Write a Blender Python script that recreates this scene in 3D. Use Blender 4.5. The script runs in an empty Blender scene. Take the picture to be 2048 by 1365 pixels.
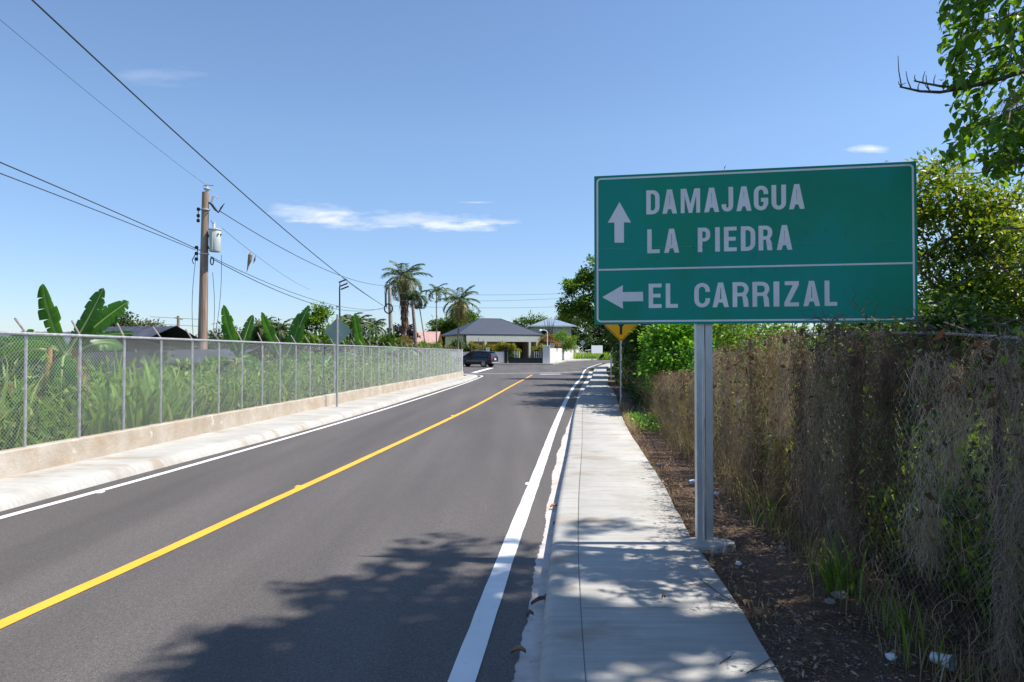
import bpy, math, random
import numpy as np
from mathutils import Vector, Matrix
R = math.radians
random.seed(7); rng = np.random.default_rng(7)
scene = bpy.context.scene; COL = scene.collection
# ---------------------------------------------------------------- camera, sky, sun
CAMH = 1.7; FPX = 1365.33; PITCH = math.atan(25.5/1365)
cam = bpy.data.cameras.new('camera'); cam.lens = 24; cam.sensor_width = 36; cam.clip_end = 5000; cam.clip_start = .05
camo = bpy.data.objects.new('camera', cam); COL.objects.link(camo)
camo.location = (0, 0, CAMH); camo.rotation_euler = (R(90)+PITCH, 0, 0); scene.camera = camo
scene.view_settings.view_transform = 'Standard'; scene.view_settings.look = 'None'
scene.view_settings.exposure = 0.5; scene.view_settings.gamma = 1
SUN_EL, SUN_AZ = 58, 91            # azimuth from +Y towards +X
world = bpy.data.worlds.new('World'); scene.world = world; world.use_nodes = True
wt = world.node_tree; wt.nodes.clear()
def wn(t, **k):
    n = wt.nodes.new(t)
    for a, b in k.items(): setattr(n, a, b)
    return n
sky = wn('ShaderNodeTexSky', sky_type='NISHITA', sun_disc=False, sun_elevation=R(SUN_EL), sun_rotation=R(SUN_AZ),
         air_density=1.0, dust_density=0.15, ozone_density=1.0, altitude=0)
bg = wn('ShaderNodeBackground'); bg.inputs[1].default_value = 0.118
wo = wn('ShaderNodeOutputWorld')
tc = wn('ShaderNodeTexCoord'); sep = wn('ShaderNodeSeparateXYZ')
wt.links.new(tc.outputs['Generated'], sep.inputs[0])
def wm(op, a, b=None, c=None):
    n = wn('ShaderNodeMath', operation=op)
    for i, v in enumerate((a, b, c)):
        if v is None: continue
        if isinstance(v, (int, float)): n.inputs[i].default_value = v
        else: wt.links.new(v, n.inputs[i])
    return n.outputs[0]
yy = wm('MAXIMUM', sep.outputs[1], 0.02)
cu = wm('DIVIDE', sep.outputs[0], yy); cv = wm('DIVIDE', sep.outputs[2], yy)
comb = wn('ShaderNodeCombineXYZ'); wt.links.new(cu, comb.inputs[0]); wt.links.new(cv, comb.inputs[1])
def wnoise(sx, sy, off=0, detail=8, rough=.6):
    mp = wn('ShaderNodeMapping'); mp.inputs['Scale'].default_value = (sx, sy, 1); mp.inputs['Location'].default_value = (off, off, off)
    wt.links.new(comb.outputs[0], mp.inputs[0])
    n = wn('ShaderNodeTexNoise'); n.inputs['Scale'].default_value = 1; n.inputs['Detail'].default_value = detail
    n.inputs['Roughness'].default_value = rough; wt.links.new(mp.outputs[0], n.inputs['Vector']); return n.outputs[0]
n1 = wnoise(13, 55, 3.1, 9, .62); n2 = wnoise(7, 16, 9.7, 6, .55)
total = None
# (azimuth tangent, elevation tangent, half width, half height, strength, noise)
for (u0, v0, a, b, s, nn) in [(-.303, .207, .085, .024, .48, n1), (-.16, .196, .235, .0185, .60, n1), (-.09, .187, .13, .010, .7, n1),
                              (.526, .302, .045, .009, .7, n1), (-.05, .2228, .04, .003, .5, n1), (.80, .20, .20, .055, 1.6, n2), (.80, .12, .22, .05, 1.5, n2),
                              (-.54, .41, .12, .022, .12, n1)]:
    du = wm('DIVIDE', wm('SUBTRACT', cu, u0), a); dv = wm('DIVIDE', wm('SUBTRACT', cv, v0), b)
    r = wm('SQRT', wm('ADD', wm('MULTIPLY', du, du), wm('MULTIPLY', dv, dv)))
    e_ = wm('MAXIMUM', wm('SUBTRACT', 1.0, r), 0)
    m = wm('MULTIPLY', wm('MAXIMUM', wm('SUBTRACT', wm('ADD', nn, wm('MULTIPLY', e_, .38)), .60), 0), wm('MULTIPLY', wm('MINIMUM', wm('MULTIPLY', e_, 4.0), 1.0), s*3.4))
    total = m if total is None else wm('ADD', total, m)
total = wm('MINIMUM', total, .82)
mix = wn('ShaderNodeMix', data_type='RGBA'); wt.links.new(total, mix.inputs[0])
hs = wn('ShaderNodeHueSaturation'); hs.inputs['Saturation'].default_value = 1.03; hs.inputs['Value'].default_value = 1.0
wt.links.new(sky.outputs[0], hs.inputs['Color'])
tint = wn('ShaderNodeMix', data_type='RGBA', blend_type='MULTIPLY'); tint.inputs[0].default_value = 1; tint.inputs[7].default_value = (.93, .99, 1.07, 1)
wt.links.new(hs.outputs[0], tint.inputs[6]); 
hr = wn('ShaderNodeMapRange'); hr.inputs['From Min'].default_value = 0; hr.inputs['From Max'].default_value = .30; wt.links.new(sep.outputs[2], hr.inputs[0]); hg = wn('ShaderNodeMix', data_type='RGBA'); wt.links.new(hr.outputs[0], hg.inputs[0]); hg.inputs[6].default_value = (.62, .68, .84, 1); hg.inputs[7].default_value = (1, 1, 1, 1)
vs = wn('ShaderNodeVectorMath', operation='MULTIPLY'); wt.links.new(tint.outputs[2], vs.inputs[0]); wt.links.new(hg.outputs[2], vs.inputs[1])
wt.links.new(vs.outputs[0], mix.inputs[6]); mix.inputs[7].default_value = (6.0, 6.3, 6.7, 1)
wt.links.new(mix.outputs[2], bg.inputs[0]); wt.links.new(bg.outputs[0], wo.inputs[0])
sd = Vector((math.cos(R(SUN_EL))*math.sin(R(SUN_AZ)), math.cos(R(SUN_EL))*math.cos(R(SUN_AZ)), math.sin(R(SUN_EL))))
sl = bpy.data.lights.new('sun', 'SUN'); sl.energy = 5.0; sl.angle = R(.53); sl.color = (1, .95, .87)
so = bpy.data.objects.new('sun', sl); COL.objects.link(so); so.rotation_euler = sd.to_track_quat('Z', 'Y').to_euler(); so.location = (30, 5, 50)

# ---------------------------------------------------------------- helpers
def zg(y):
    t = min(max((y-48)/70, 0), 1); return .8*t*t*(3-2*t)
def ray(px, py):
    u = (px-1024)/FPX; v = (682.5-py)/FPX
    return Vector((u, math.cos(PITCH)-v*math.sin(PITCH), math.sin(PITCH)+v*math.cos(PITCH)))
def at(px, py, Y):
    d = ray(px, py); return Vector((0, 0, CAMH))+d*(Y/d.y)
def G(px, py, z=0):
    d = ray(px, py); zz = z
    for _ in range(60):
        t = (zz-CAMH)/d.z; y = d.y*t; zz = .5*zz+.5*(z+zg(y))
    return (d.x*t, y)
def proj(P):
    P = np.asarray(P, float); y = P[:, 1]; z = P[:, 2]-CAMH
    c, s = math.cos(PITCH), math.sin(PITCH)
    dep = y*c+z*s; up = z*c-y*s
    dep = np.where(dep < .05, .05, dep)
    return 1024+P[:, 0]/dep*FPX, 682.5-up/dep*FPX
def herm(pts):
    xs = np.array([p[1] for p in pts], float); ys = np.array([p[0] for p in pts], float)
    m = np.gradient(ys, xs)
    def f(y):
        if y <= xs[0]: return float(ys[0]+m[0]*(y-xs[0]))
        if y >= xs[-1]: return float(ys[-1]+m[-1]*(y-xs[-1]))
        i = int(np.searchsorted(xs, y)-1); i = max(i, 0); h = xs[i+1]-xs[i]; t = (y-xs[i])/h
        return float((2*t**3-3*t*t+1)*ys[i]+(t**3-2*t*t+t)*h*m[i]+(-2*t**3+3*t*t)*ys[i+1]+(t**3-t*t)*h*m[i+1])
    return f
def tag(o, label=None, cat=None, group=None, kind=None):
    if label: o['label'] = label
    if cat: o['category'] = cat
    if group: o['group'] = group
    if kind: o['kind'] = kind
    return o
def empty(name, loc, label, cat, group=None, rz=0):
    o = bpy.data.objects.new(name, None); COL.objects.link(o); o.location = loc; o.rotation_euler = (0, 0, rz); o.empty_display_size = .2
    return tag(o, label, cat, group)
class MB:
    def __init__(s): s.v = []; s.f = []
    def add(s, vs, fs):
        n = len(s.v); s.v += [tuple(v) for v in vs]; s.f += [tuple(i+n for i in f) for f in fs]; return s
    def box(s, c, d, rz=0, rx=0, ry=0):
        M = Matrix.Translation(c) @ Matrix.Rotation(rz, 4, 'Z') @ Matrix.Rotation(ry, 4, 'Y') @ Matrix.Rotation(rx, 4, 'X')
        vs = [M @ Vector((x*d[0]/2, y*d[1]/2, z*d[2]/2)) for x in (-1, 1) for y in (-1, 1) for z in (-1, 1)]
        return s.add(vs, [(0, 1, 3, 2), (4, 6, 7, 5), (0, 4, 5, 1), (2, 3, 7, 6), (0, 2, 6, 4), (1, 5, 7, 3)])
    def tube(s, pts, rad, n=8, caps=True):
        pts = [Vector(p) for p in pts]; k = len(pts)
        if isinstance(rad, (int, float)): rad = [rad]*k
        base = len(s.v); ref = None
        for i in range(k):
            t = (pts[min(i+1, k-1)]-pts[max(i-1, 0)]).normalized()
            if ref is None: ref = Vector((0, 0, 1)) if abs(t.z) < .9 else Vector((1, 0, 0))
            a = ref.cross(t)
            if a.length < 1e-4: a = Vector((1, 0, 0)).cross(t)
            a.normalize(); b = t.cross(a); ref = b
            for j in range(n):
                an = 2*math.pi*j/n; s.v.append(tuple(pts[i]+(a*math.cos(an)+b*math.sin(an))*rad[i]))
            # keep frame stable
            ref = b
        for i in range(k-1):
            for j in range(n):
                a0 = base+i*n+j; a1 = base+i*n+(j+1) % n
                s.f.append((a0, a1, a1+n, a0+n))
        if caps:
            s.f.append(tuple(base+j for j in range(n))[::-1]); s.f.append(tuple(base+(k-1)*n+j for j in range(n)))
        return s
    def lathe(s, prof, c, n=20, M=None):
        base = len(s.v)
        for r, z in prof:
            for j in range(n):
                a = 2*math.pi*j/n; p = Vector((r*math.cos(a), r*math.sin(a), z))
                if M: p = M @ p
                s.v.append(tuple(p+Vector(c)))
        for i in range(len(prof)-1):
            for j in range(n):
                a0 = base+i*n+j; a1 = base+i*n+(j+1) % n; s.f.append((a0, a1, a1+n, a0+n))
        s.f.append(tuple(base+j for j in range(n))[::-1]); s.f.append(tuple(base+(len(prof)-1)*n+j for j in range(n)))
        return s
    def prism(s, poly, axis, a, b):
        # poly: 2D points; axis 'y': (x,z) extruded in y, 'x': (y,z) extruded in x, 'z': (x,y) in z
        def P(p, t):
            return {'y': (p[0], t, p[1]), 'x': (t, p[0], p[1]), 'z': (p[0], p[1], t)}[axis]
        n = len(poly)
        return s.add([P(p, a) for p in poly]+[P(p, b) for p in poly],
                     [tuple(range(n))[::-1], tuple(range(n, 2*n))]+[(i, (i+1) % n, (i+1) % n+n, i+n) for i in range(n)])
    def build(s, name, mat, parent=None, smooth=False, bevel=0, label=None):
        me = bpy.data.meshes.new(name); me.from_pydata(s.v, [], s.f)
        o = bpy.data.objects.new(name, me); COL.objects.link(o)
        import bmesh
        b = bmesh.new(); b.from_mesh(me); bmesh.ops.recalc_face_normals(b, faces=b.faces); b.to_mesh(me); b.free()
        if mat: me.materials.append(mat)
        if smooth:
            me.polygons.foreach_set('use_smooth', [True]*len(me.polygons))
            try: me.set_sharp_from_angle(angle=R(40))
            except Exception: pass
        if bevel:
            m = o.modifiers.new('bevel', 'BEVEL'); m.width = bevel; m.segments = 2; m.limit_method = 'ANGLE'
        if parent: o.parent = parent
        if label: o['label'] = label
        return o
def fast(name, V, F, mat, parent=None, smooth=False):
    V = np.asarray(V, np.float32); F = np.asarray(F, np.int32); k = F.shape[1]
    me = bpy.data.meshes.new(name); me.vertices.add(len(V)); me.vertices.foreach_set('co', V.ravel())
    me.loops.add(F.size); me.loops.foreach_set('vertex_index', F.ravel())
    me.polygons.add(len(F)); me.polygons.foreach_set('loop_start', np.arange(len(F), dtype=np.int32)*k)
    me.update(calc_edges=True)
    if smooth: me.polygons.foreach_set('use_smooth', np.ones(len(F), bool))
    me.materials.append(mat)
    o = bpy.data.objects.new(name, me); COL.objects.link(o)
    if parent: o.parent = parent
    return o
def loc_(o, P):  # shift world-space verts into parent's local frame when the parent is not at the origin
    return o
def nrm(a): return a/np.maximum(np.linalg.norm(a, axis=1, keepdims=True), 1e-9)
def rdir(n, zb=0.0):
    d = rng.normal(size=(n, 3)); d[:, 2] += zb; return nrm(d)
def leaf_cards(P, D, N, L, W, ovate=False):
    n = len(P); D = nrm(D); N = nrm(N-D*(N*D).sum(1, keepdims=True)); S = np.cross(D, N)
    L = np.broadcast_to(np.asarray(L, float).reshape(-1, 1), (n, 1)); W = np.broadcast_to(np.asarray(W, float).reshape(-1, 1), (n, 1))
    if not ovate:
        V = np.stack([P, P+D*L*.45+S*W*.5+N*W*.18, P+D*L-N*L*.12, P+D*L*.45-S*W*.5+N*W*.18], 1)
        idx = np.array([[0, 1, 2], [0, 2, 3]])
    else:
        V = np.stack([P, P+D*L*.35, P+D*L*.72-N*L*.06, P+D*L-N*L*.17,
                      P+D*L*.30+S*W*.46+N*W*.12, P+D*L*.68+S*W*.42+N*W*.05, P+D*L*.30-S*W*.46+N*W*.12, P+D*L*.68-S*W*.42+N*W*.05], 1)
        idx = np.array([[0, 4, 1], [1, 4, 5], [1, 5, 2], [2, 5, 3], [0, 1, 6], [1, 7, 6], [1, 2, 7], [2, 3, 7]])
    k = V.shape[1]
    F = (idx[None]+(np.arange(n)*k)[:, None, None]).reshape(-1, 3)
    return V.reshape(-1, 3), F
def blades(P, H, W, lean, seg=4, az=None):
    """arching grass blades: P (n,3), heights H, widths W, lean = horizontal reach as a fraction of H"""
    n = len(P); H = np.broadcast_to(H, (n,)); W = np.broadcast_to(W, (n,)); lean = np.broadcast_to(lean, (n,))
    az = rng.uniform(0, 2*np.pi, n) if az is None else az
    d = np.stack([np.cos(az), np.sin(az), np.zeros(n)], 1); s = np.stack([-np.sin(az), np.cos(az), np.zeros(n)], 1)
    V = []
    for i in range(seg+1):
        t = i/seg; hz = H*(1.25*t-.55*lean*t**3*1.2); hx = H*lean*t**1.8
        c = P+d*hx[:, None]+np.array([0, 0, 1.])*hz[:, None]
        w = W*(1-t)**.7*(.6+.8*min(t*3, 1))*.5
        V += [c-s*w[:, None], c+s*w[:, None]]
    V = np.stack(V, 1); k = 2*(seg+1)
    idx = np.array([[2*i, 2*i+1, 2*i+3, 2*i+2] for i in range(seg)])
    F = (idx[None]+(np.arange(n)*k)[:, None, None]).reshape(-1, 4)
    return V.reshape(-1, 3), F
def merge(parts):
    Vs = []; Fs = []; n = 0
    for V, F in parts:
        Vs.append(V); Fs.append(F+n); n += len(V)
    return np.concatenate(Vs), np.concatenate(Fs)

# ---------------------------------------------------------------- materials
def mat(name, col, rough=.7, metal=0, nscale=0, namt=.25, col2=None, bump=0, bscale=60, spec=.5, stretch=(1, 1, 1), detail=6, island=None, coat=0):
    m = bpy.data.materials.new(name); m.use_nodes = True; t = m.node_tree; b = t.nodes['Principled BSDF']
    b.inputs['Roughness'].default_value = rough; b.inputs['Metallic'].default_value = metal; b.inputs['Specular IOR Level'].default_value = spec
    b.inputs['Coat Weight'].default_value = coat
    b.inputs['Base Color'].default_value = (*col, 1)
    co = None
    if nscale or bump:
        c = t.nodes.new('ShaderNodeTexCoord'); mp = t.nodes.new('ShaderNodeMapping'); mp.inputs['Scale'].default_value = stretch
        t.links.new(c.outputs['Object'], mp.inputs[0]); co = mp.outputs[0]
    if nscale:
        n = t.nodes.new('ShaderNodeTexNoise'); n.inputs['Scale'].default_value = nscale; n.inputs['Detail'].default_value = detail; n.inputs['Roughness'].default_value = .62
        t.links.new(co, n.inputs['Vector'])
        r = t.nodes.new('ShaderNodeValToRGB'); c2 = col2 or tuple(x*(1-namt*2) for x in col); c1 = col if col2 else tuple(min(x*(1+namt), 1) for x in col)
        r.color_ramp.elements[0].position = .32; r.color_ramp.elements[1].position = .68
        r.color_ramp.elements[0].color = (*[max(x, 0) for x in c2], 1); r.color_ramp.elements[1].color = (*c1, 1)
        t.links.new(n.outputs[0], r.inputs[0]); t.links.new(r.outputs[0], b.inputs['Base Color'])
    if bump:
        n = t.nodes.new('ShaderNodeTexNoise'); n.inputs['Scale'].default_value = bscale; n.inputs['Detail'].default_value = 5; t.links.new(co, n.inputs['Vector'])
        bp = t.nodes.new('ShaderNodeBump'); bp.inputs['Strength'].default_value = bump; bp.inputs['Distance'].default_value = .02
        t.links.new(n.outputs[0], bp.inputs['Height']); t.links.new(bp.outputs[0], b.inputs['Normal'])
    return m
def leafmat(name, cols, trans=.35, rough=.45, tcol=None, spec=.35):
    """cols: list of base colours picked per leaf"""
    m = bpy.data.materials.new(name); m.use_nodes = True; t = m.node_tree; b = t.nodes['Principled BSDF']; out = t.nodes['Material Output']
    g = t.nodes.new('ShaderNodeNewGeometry'); r = t.nodes.new('ShaderNodeValToRGB'); e = r.color_ramp.elements
    while len(e) < len(cols): e.new(.5)
    for i, c in enumerate(cols): e[i].position = i/(max(len(cols)-1, 1)); e[i].color = (*c, 1)
    t.links.new(g.outputs['Random Per Island'], r.inputs[0]); t.links.new(r.outputs[0], b.inputs['Base Color'])
    b.inputs['Roughness'].default_value = rough; b.inputs['Specular IOR Level'].default_value = spec
    tr = t.nodes.new('ShaderNodeBsdfTranslucent'); mx = t.nodes.new('ShaderNodeMixShader'); mx.inputs[0].default_value = trans
    mu = t.nodes.new('ShaderNodeMix'); mu.data_type = 'RGBA'; mu.blend_type = 'MULTIPLY'; mu.inputs[0].default_value = 1
    t.links.new(r.outputs[0], mu.inputs[6]); mu.inputs[7].default_value = (*(tcol or (1.9, 1.75, .7)), 1)
    t.links.new(mu.outputs[2], tr.inputs[0]); t.links.new(b.outputs[0], mx.inputs[1]); t.links.new(tr.outputs[0], mx.inputs[2]); t.links.new(mx.outputs[0], out.inputs[0])
    return m
def nodemat(name, fn, rough=.8, spec=.4):
    m = bpy.data.materials.new(name); m.use_nodes = True; t = m.node_tree; b = t.nodes['Principled BSDF']
    b.inputs['Roughness'].default_value = rough; b.inputs['Specular IOR Level'].default_value = spec
    c = t.nodes.new('ShaderNodeTexCoord')
    def noise(scale, stretch=(1, 1, 1), detail=6, r=.6, off=0):
        mp = t.nodes.new('ShaderNodeMapping'); mp.inputs['Scale'].default_value = stretch; mp.inputs['Location'].default_value = (off, off, 0)
        t.links.new(c.outputs['Object'], mp.inputs[0]); n = t.nodes.new('ShaderNodeTexNoise'); n.inputs['Scale'].default_value = scale
        n.inputs['Detail'].default_value = detail; n.inputs['Roughness'].default_value = r; t.links.new(mp.outputs[0], n.inputs['Vector']); return n.outputs[0]
    def ramp(v, stops):
        r = t.nodes.new('ShaderNodeValToRGB'); e = r.color_ramp.elements
        while len(e) < len(stops): e.new(.5)
        for i, (p, cc) in enumerate(stops):
            e[i].position = p; e[i].color = (*cc, 1) if not isinstance(cc, (int, float)) else (cc, cc, cc, 1)
        t.links.new(v, r.inputs[0]); return r.outputs[0]
    def mixc(f, a, b_, mode='MIX'):
        n = t.nodes.new('ShaderNodeMix'); n.data_type = 'RGBA'; n.blend_type = mode
        for s, v in ((0, f), (6, a), (7, b_)):
            if isinstance(v, (int, float)): n.inputs[s].default_value = v
            elif isinstance(v, tuple): n.inputs[s].default_value = (*v, 1)
            else: t.links.new(v, n.inputs[s])
        return n.outputs[2]
    def bump(v, strength, dist=.01, prev=None):
        bp = t.nodes.new('ShaderNodeBump'); bp.inputs['Strength'].default_value = strength; bp.inputs['Distance'].default_value = dist
        t.links.new(v, bp.inputs['Height'])
        if prev: t.links.new(prev, bp.inputs['Normal'])
        t.links.new(bp.outputs[0], b.inputs['Normal']); return bp.outputs[0]
    col = fn(noise, ramp, mixc, bump, t, b); t.links.new(col, b.inputs['Base Color']); return m
def f_asph(noise, ramp, mixc, bump, t, b):
    base = ramp(noise(.5, (1, .18, 1), 5), [(.3, (.092, .082, .077)), (.7, (.122, .108, .100))])
    lane = ramp(noise(1.3, (1, .06, 1), 3, .5, 4), [(.35, .82), (.65, 1.1)])
    c = mixc(1, base, lane, 'MULTIPLY')
    ag = ramp(noise(170, (1, 1, 1), 3, .8), [(.3, .35), (.55, 1.0), (.72, 2.3)])
    ag2 = ramp(noise(48, (1, 1, 1), 4, .8, 9), [(.35, .78), (.65, 1.2)]); c = mixc(1, c, ag2, 'MULTIPLY')
    c = mixc(1, c, ag, 'MULTIPLY')
    sp = ramp(noise(60, (1, 1, 1), 2, .5, 11), [(.74, 0), (.78, 1)])
    c = mixc(sp, c, (.26, .25, .23))
    bump(noise(140, (1, 1, 1), 3, .7), .5, .006); return c
def f_conc(noise, ramp, mixc, bump, t, b):
    base = ramp(noise(1.1, (1, 1, 1), 8, .65), [(.25, (.34, .32, .29)), (.5, (.43, .415, .385)), (.75, (.51, .50, .47))])
    br = ramp(noise(3.2, (.6, 9, 1), 5, .6, 3), [(.3, .86), (.7, 1.07)])
    c = mixc(1, base, br, 'MULTIPLY')
    st = ramp(noise(1.25, (1, 1.9, 1), 6, .6, 21), [(.54, 0), (.66, .68)])
    c = mixc(st, c, (.30, .235, .165))
    st2 = ramp(noise(9, (1, 1, 1), 6, .7, 5), [(.60, 0), (.76, .38)])
    c = mixc(st2, c, (.26, .24, .22))
    bump(noise(40, (1, 3, 1), 6, .7), .35, .01); return c
def f_wall(noise, ramp, mixc, bump, t, b):
    base = ramp(noise(1.6, (1, 1, 1), 8, .68), [(.28, (.35, .29, .22)), (.5, (.45, .39, .32)), (.72, (.56, .52, .46))])
    st = ramp(noise(2.2, (1, .7, 2.5), 6, .7, 13), [(.52, 0), (.72, .6)])
    c = mixc(st, base, (.43, .27, .16))
    w = ramp(noise(3.1, (1, 1, 1), 7, .7, 33), [(.60, 0), (.66, .7)])
    c = mixc(w, c, (.70, .66, .58))
    bump(noise(25, (1, 1, 1), 8, .75), .6, .02); return c
def f_dirt(noise, ramp, mixc, bump, t, b):
    base = ramp(noise(2.0, (1, 1, 1), 8, .7), [(.3, (.13, .078, .05)), (.6, (.23, .15, .10)), (.8, (.32, .23, .17))])
    gr = ramp(noise(75, (1, 1, 1), 3, .75, 2), [(.35, .45), (.6, 1.05), (.72, 2.0)])
    c = mixc(1, base, gr, 'MULTIPLY'); bump(noise(55, (1, 1, 1), 5, .8), .9, .02); return c
def f_ground(noise, ramp, mixc, bump, t, b):
    c = ramp(noise(.35, (1, 1, 1), 8, .7), [(.3, (.05, .075, .02)), (.55, (.09, .11, .035)), (.75, (.15, .12, .07))])
    g = ramp(noise(9, (1, 1, 1), 5, .7, 8), [(.3, .55), (.7, 1.35)])
    return mixc(1, c, g, 'MULTIPLY')
def f_gutter(noise, ramp, mixc, bump, t, b):
    base = ramp(noise(2.3, (1, 1, 1), 8, .7), [(.3, (.40, .34, .31)), (.5, (.55, .49, .455)), (.72, (.66, .63, .60))])
    s = ramp(noise(14, (1, 1, 1), 6, .75, 6), [(.56, 0), (.7, .7)]); c = mixc(s, base, (.24, .19, .16))
    bump(noise(50, (1, 1, 1), 6, .7), .4, .01); return c
def f_yellow(noise, ramp, mixc, bump, t, b):
    c = ramp(noise(2, (1, 1, 1), 5), [(.3, (.80, .38, .03)), (.7, (.90, .45, .045))])
    w = ramp(noise(26, (1, .3, 1), 6, .8, 3), [(.60, 0), (.74, .4)]); c = mixc(w, c, (.32, .19, .05)); bump(noise(120, (1, 1, 1), 3, .7), .3, .005); return c
def f_white(noise, ramp, mixc, bump, t, b):
    c = ramp(noise(2.5, (1, 1, 1), 6), [(.3, (.72, .72, .71)), (.7, (.82, .82, .81))])
    w = ramp(noise(22, (1, .3, 1), 6, .8, 3), [(.58, 0), (.72, .4)]); c = mixc(w, c, (.35, .33, .31)); bump(noise(120, (1, 1, 1), 3, .7), .3, .005); return c
def f_sign(noise, ramp, mixc, bump, t, b):
    c = ramp(noise(.9, (1, 1, 1.2), 4, .5), [(.32, (.0, .22, .14)), (.68, (.0, .285, .19))])
    bl = ramp(noise(1.5, (1.2, 1, .8), 3, .5, 7), [(.5, 0), (.6, .55)]); c = mixc(bl, c, (0, .28, .26))  # this and the next layer paint shadows and reflections onto the board
    d = ramp(noise(3, (3.5, 1, 1.1), 7, .7, 17), [(.60, 0), (.72, .5)]); c = mixc(d, c, (.0, .11, .085))
    return c
def f_block(noise, ramp, mixc, bump, t, b):
    c = ramp(noise(1.2, (1, 1, .5), 6), [(.3, (.60, .58, .54)), (.7, (.75, .74, .71))])
    d = ramp(noise(4, (1, 1, .25), 6, .7, 9), [(.55, 0), (.75, .35)]); return mixc(d, c, (.42, .38, .32))
def f_wood(noise, ramp, mixc, bump, t, b):
    c = ramp(noise(9, (1, 1, .06), 6, .7), [(.3, (.17, .105, .07)), (.5, (.33, .225, .165)), (.72, (.47, .36, .28))])
    bump(noise(18, (1, 1, .05), 6, .7), .6, .02); return c
def f_galv(noise, ramp, mixc, bump, t, b):
    b.inputs['Metallic'].default_value = .55
    c = ramp(noise(7, (1, 1, .4), 7, .7), [(.3, (.46, .48, .50)), (.7, (.70, .71, .73))])
    d = ramp(noise(30, (1, 1, .4), 6, .8, 3), [(.62, 0), (.72, .55)]); return mixc(d, c, (.2, .18, .18))
def f_shingle(noise, ramp, mixc, bump, t, b):
    c = ramp(noise(6, (1, 1, 6), 5), [(.3, (.045, .055, .078)), (.7, (.085, .10, .135))]); return c
M = {}
M['asphalt'] = nodemat('asphalt', f_asph, .75, .5)
M['conc'] = nodemat('concrete', f_conc, .85)
M['wall'] = nodemat('stained_wall', f_wall, .9)
M['dirt'] = nodemat('dirt', f_dirt, .95, .2)
M['ground'] = nodemat('ground', f_ground, .95, .2)
M['gutter'] = nodemat('gutter', f_gutter, .85)
M['yellow'] = nodemat('yellow_paint', f_yellow, .6)
M['white'] = nodemat('white_paint', f_white, .55)
M['sign'] = nodemat('sign_sheeting', f_sign, .5, .3)
M['block'] = nodemat('white_render', f_block, .85)
M['wood'] = nodemat('weathered_wood', f_wood, .85)
M['galv'] = nodemat('galvanised', f_galv, .42)
M['shingle'] = nodemat('slate_roof', f_shingle, .6)
M['letter'] = mat('reflective_white', (.76, .735, .77), .4, nscale=3, namt=.06)
M['wire'] = mat('mesh_wire', (.50, .52, .54), .45, .5)
M['post'] = mat('fence_post', (.50, .50, .51), .5, .4, nscale=14, namt=.18)
M['arm'] = mat('rusty_arm', (.42, .34, .33), .6, .3, nscale=20, namt=.25)
M['cable'] = mat('cable', (.06, .065, .075), .6)
M['dark'] = mat('dark_metal', (.03, .035, .035), .5, .3)
M['trafo'] = mat('transformer_paint', (.56, .60, .56), .45, nscale=3, namt=.04)
M['porcelain'] = mat('porcelain', (.6, .58, .55), .3)
M['tar'] = mat('joint', (.22, .20, .18), .9)
M['carpaint'] = mat('navy_car_paint', (.006, .009, .02), .25, .2, coat=1)
M['glass'] = mat('dark_glass', (.008, .009, .011), .06, 0, spec=.8)
M['tyre'] = mat('tyre', (.015, .015, .016), .85)
M['rim'] = mat('rim', (.45, .46, .48), .3, .8)
M['red'] = mat('tail_lamp', (.40, .012, .01), .2)
M['chrome'] = mat('silver_trim', (.55, .56, .57), .3, .6)
M['plate'] = mat('plate', (.75, .75, .72), .5)
M['cream'] = mat('cream_render', (.68, .64, .53), .85, nscale=1.5, namt=.07)
M['beam'] = mat('white_beam', (.62, .60, .53), .8, nscale=2, namt=.06)
M['porch'] = mat('brown_door', (.09, .05, .035), .7, nscale=3, namt=.2)
M['terra'] = mat('terracotta_floor', (.36, .12, .07), .8, nscale=4)
M['gate'] = mat('black_gate', (.012, .013, .016), .5, .2)
M['greywall'] = mat('grey_green_wall', (.36, .40, .38), .85, nscale=1, namt=.1)
M['tinroof'] = mat('blue_grey_metal_roof', (.27, .34, .42), .4, .2, nscale=2, namt=.08)
M['corr'] = mat('corrugated_sheet', (.17, .18, .20), .45, .4, nscale=1.5, namt=.3)
M['corr2'] = mat('old_dark_sheet', (.075, .08, .095), .5, .3, nscale=1.5, namt=.3)
M['pinkroof'] = mat('faded_red_roof', (.50, .30, .26), .7, nscale=2, namt=.1)
M['tileroof'] = mat('orange_tile', (.62, .20, .07), .75, nscale=3, namt=.2)
M['amber'] = mat('amber_sheeting', (.98, .46, .0), .4)
M['black'] = mat('black_film', (.012, .012, .012), .5)
M['signback'] = mat('sign_back', (.24, .33, .31), .4, .5, nscale=2, namt=.1)
M['signpost'] = mat('grey_post', (.42, .44, .43), .45, .4)
M['whitemetal'] = mat('white_metal', (.72, .74, .74), .45)
M['bark'] = mat('bark', (.13, .10, .08), .9, nscale=12, namt=.4, bump=.6, bscale=30, stretch=(1, 1, .3))
M['palmbark'] = mat('palm_bark', (.30, .24, .20), .9, nscale=8, namt=.3, stretch=(.4, .4, 3))
M['twig'] = mat('dry_twig', (.10, .075, .065), .85, nscale=20, namt=.3)
M['stone'] = mat('stone', (.36, .31, .28), .85, nscale=9, namt=.2)
M['cup'] = mat('translucent_plastic', (.62, .70, .74), .3)
M['paper'] = mat('white_litter', (.75, .77, .80), .7)
M['flower'] = leafmat('red_flowers', [(.55, .05, .03), (.7, .12, .05)], .3, .6)
Lg = leafmat
M['l_near'] = Lg('leaf_near', [(.035, .095, .012), (.07, .16, .018), (.13, .25, .03)], .42, .38, (2.6, 2.3, .45))
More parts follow.
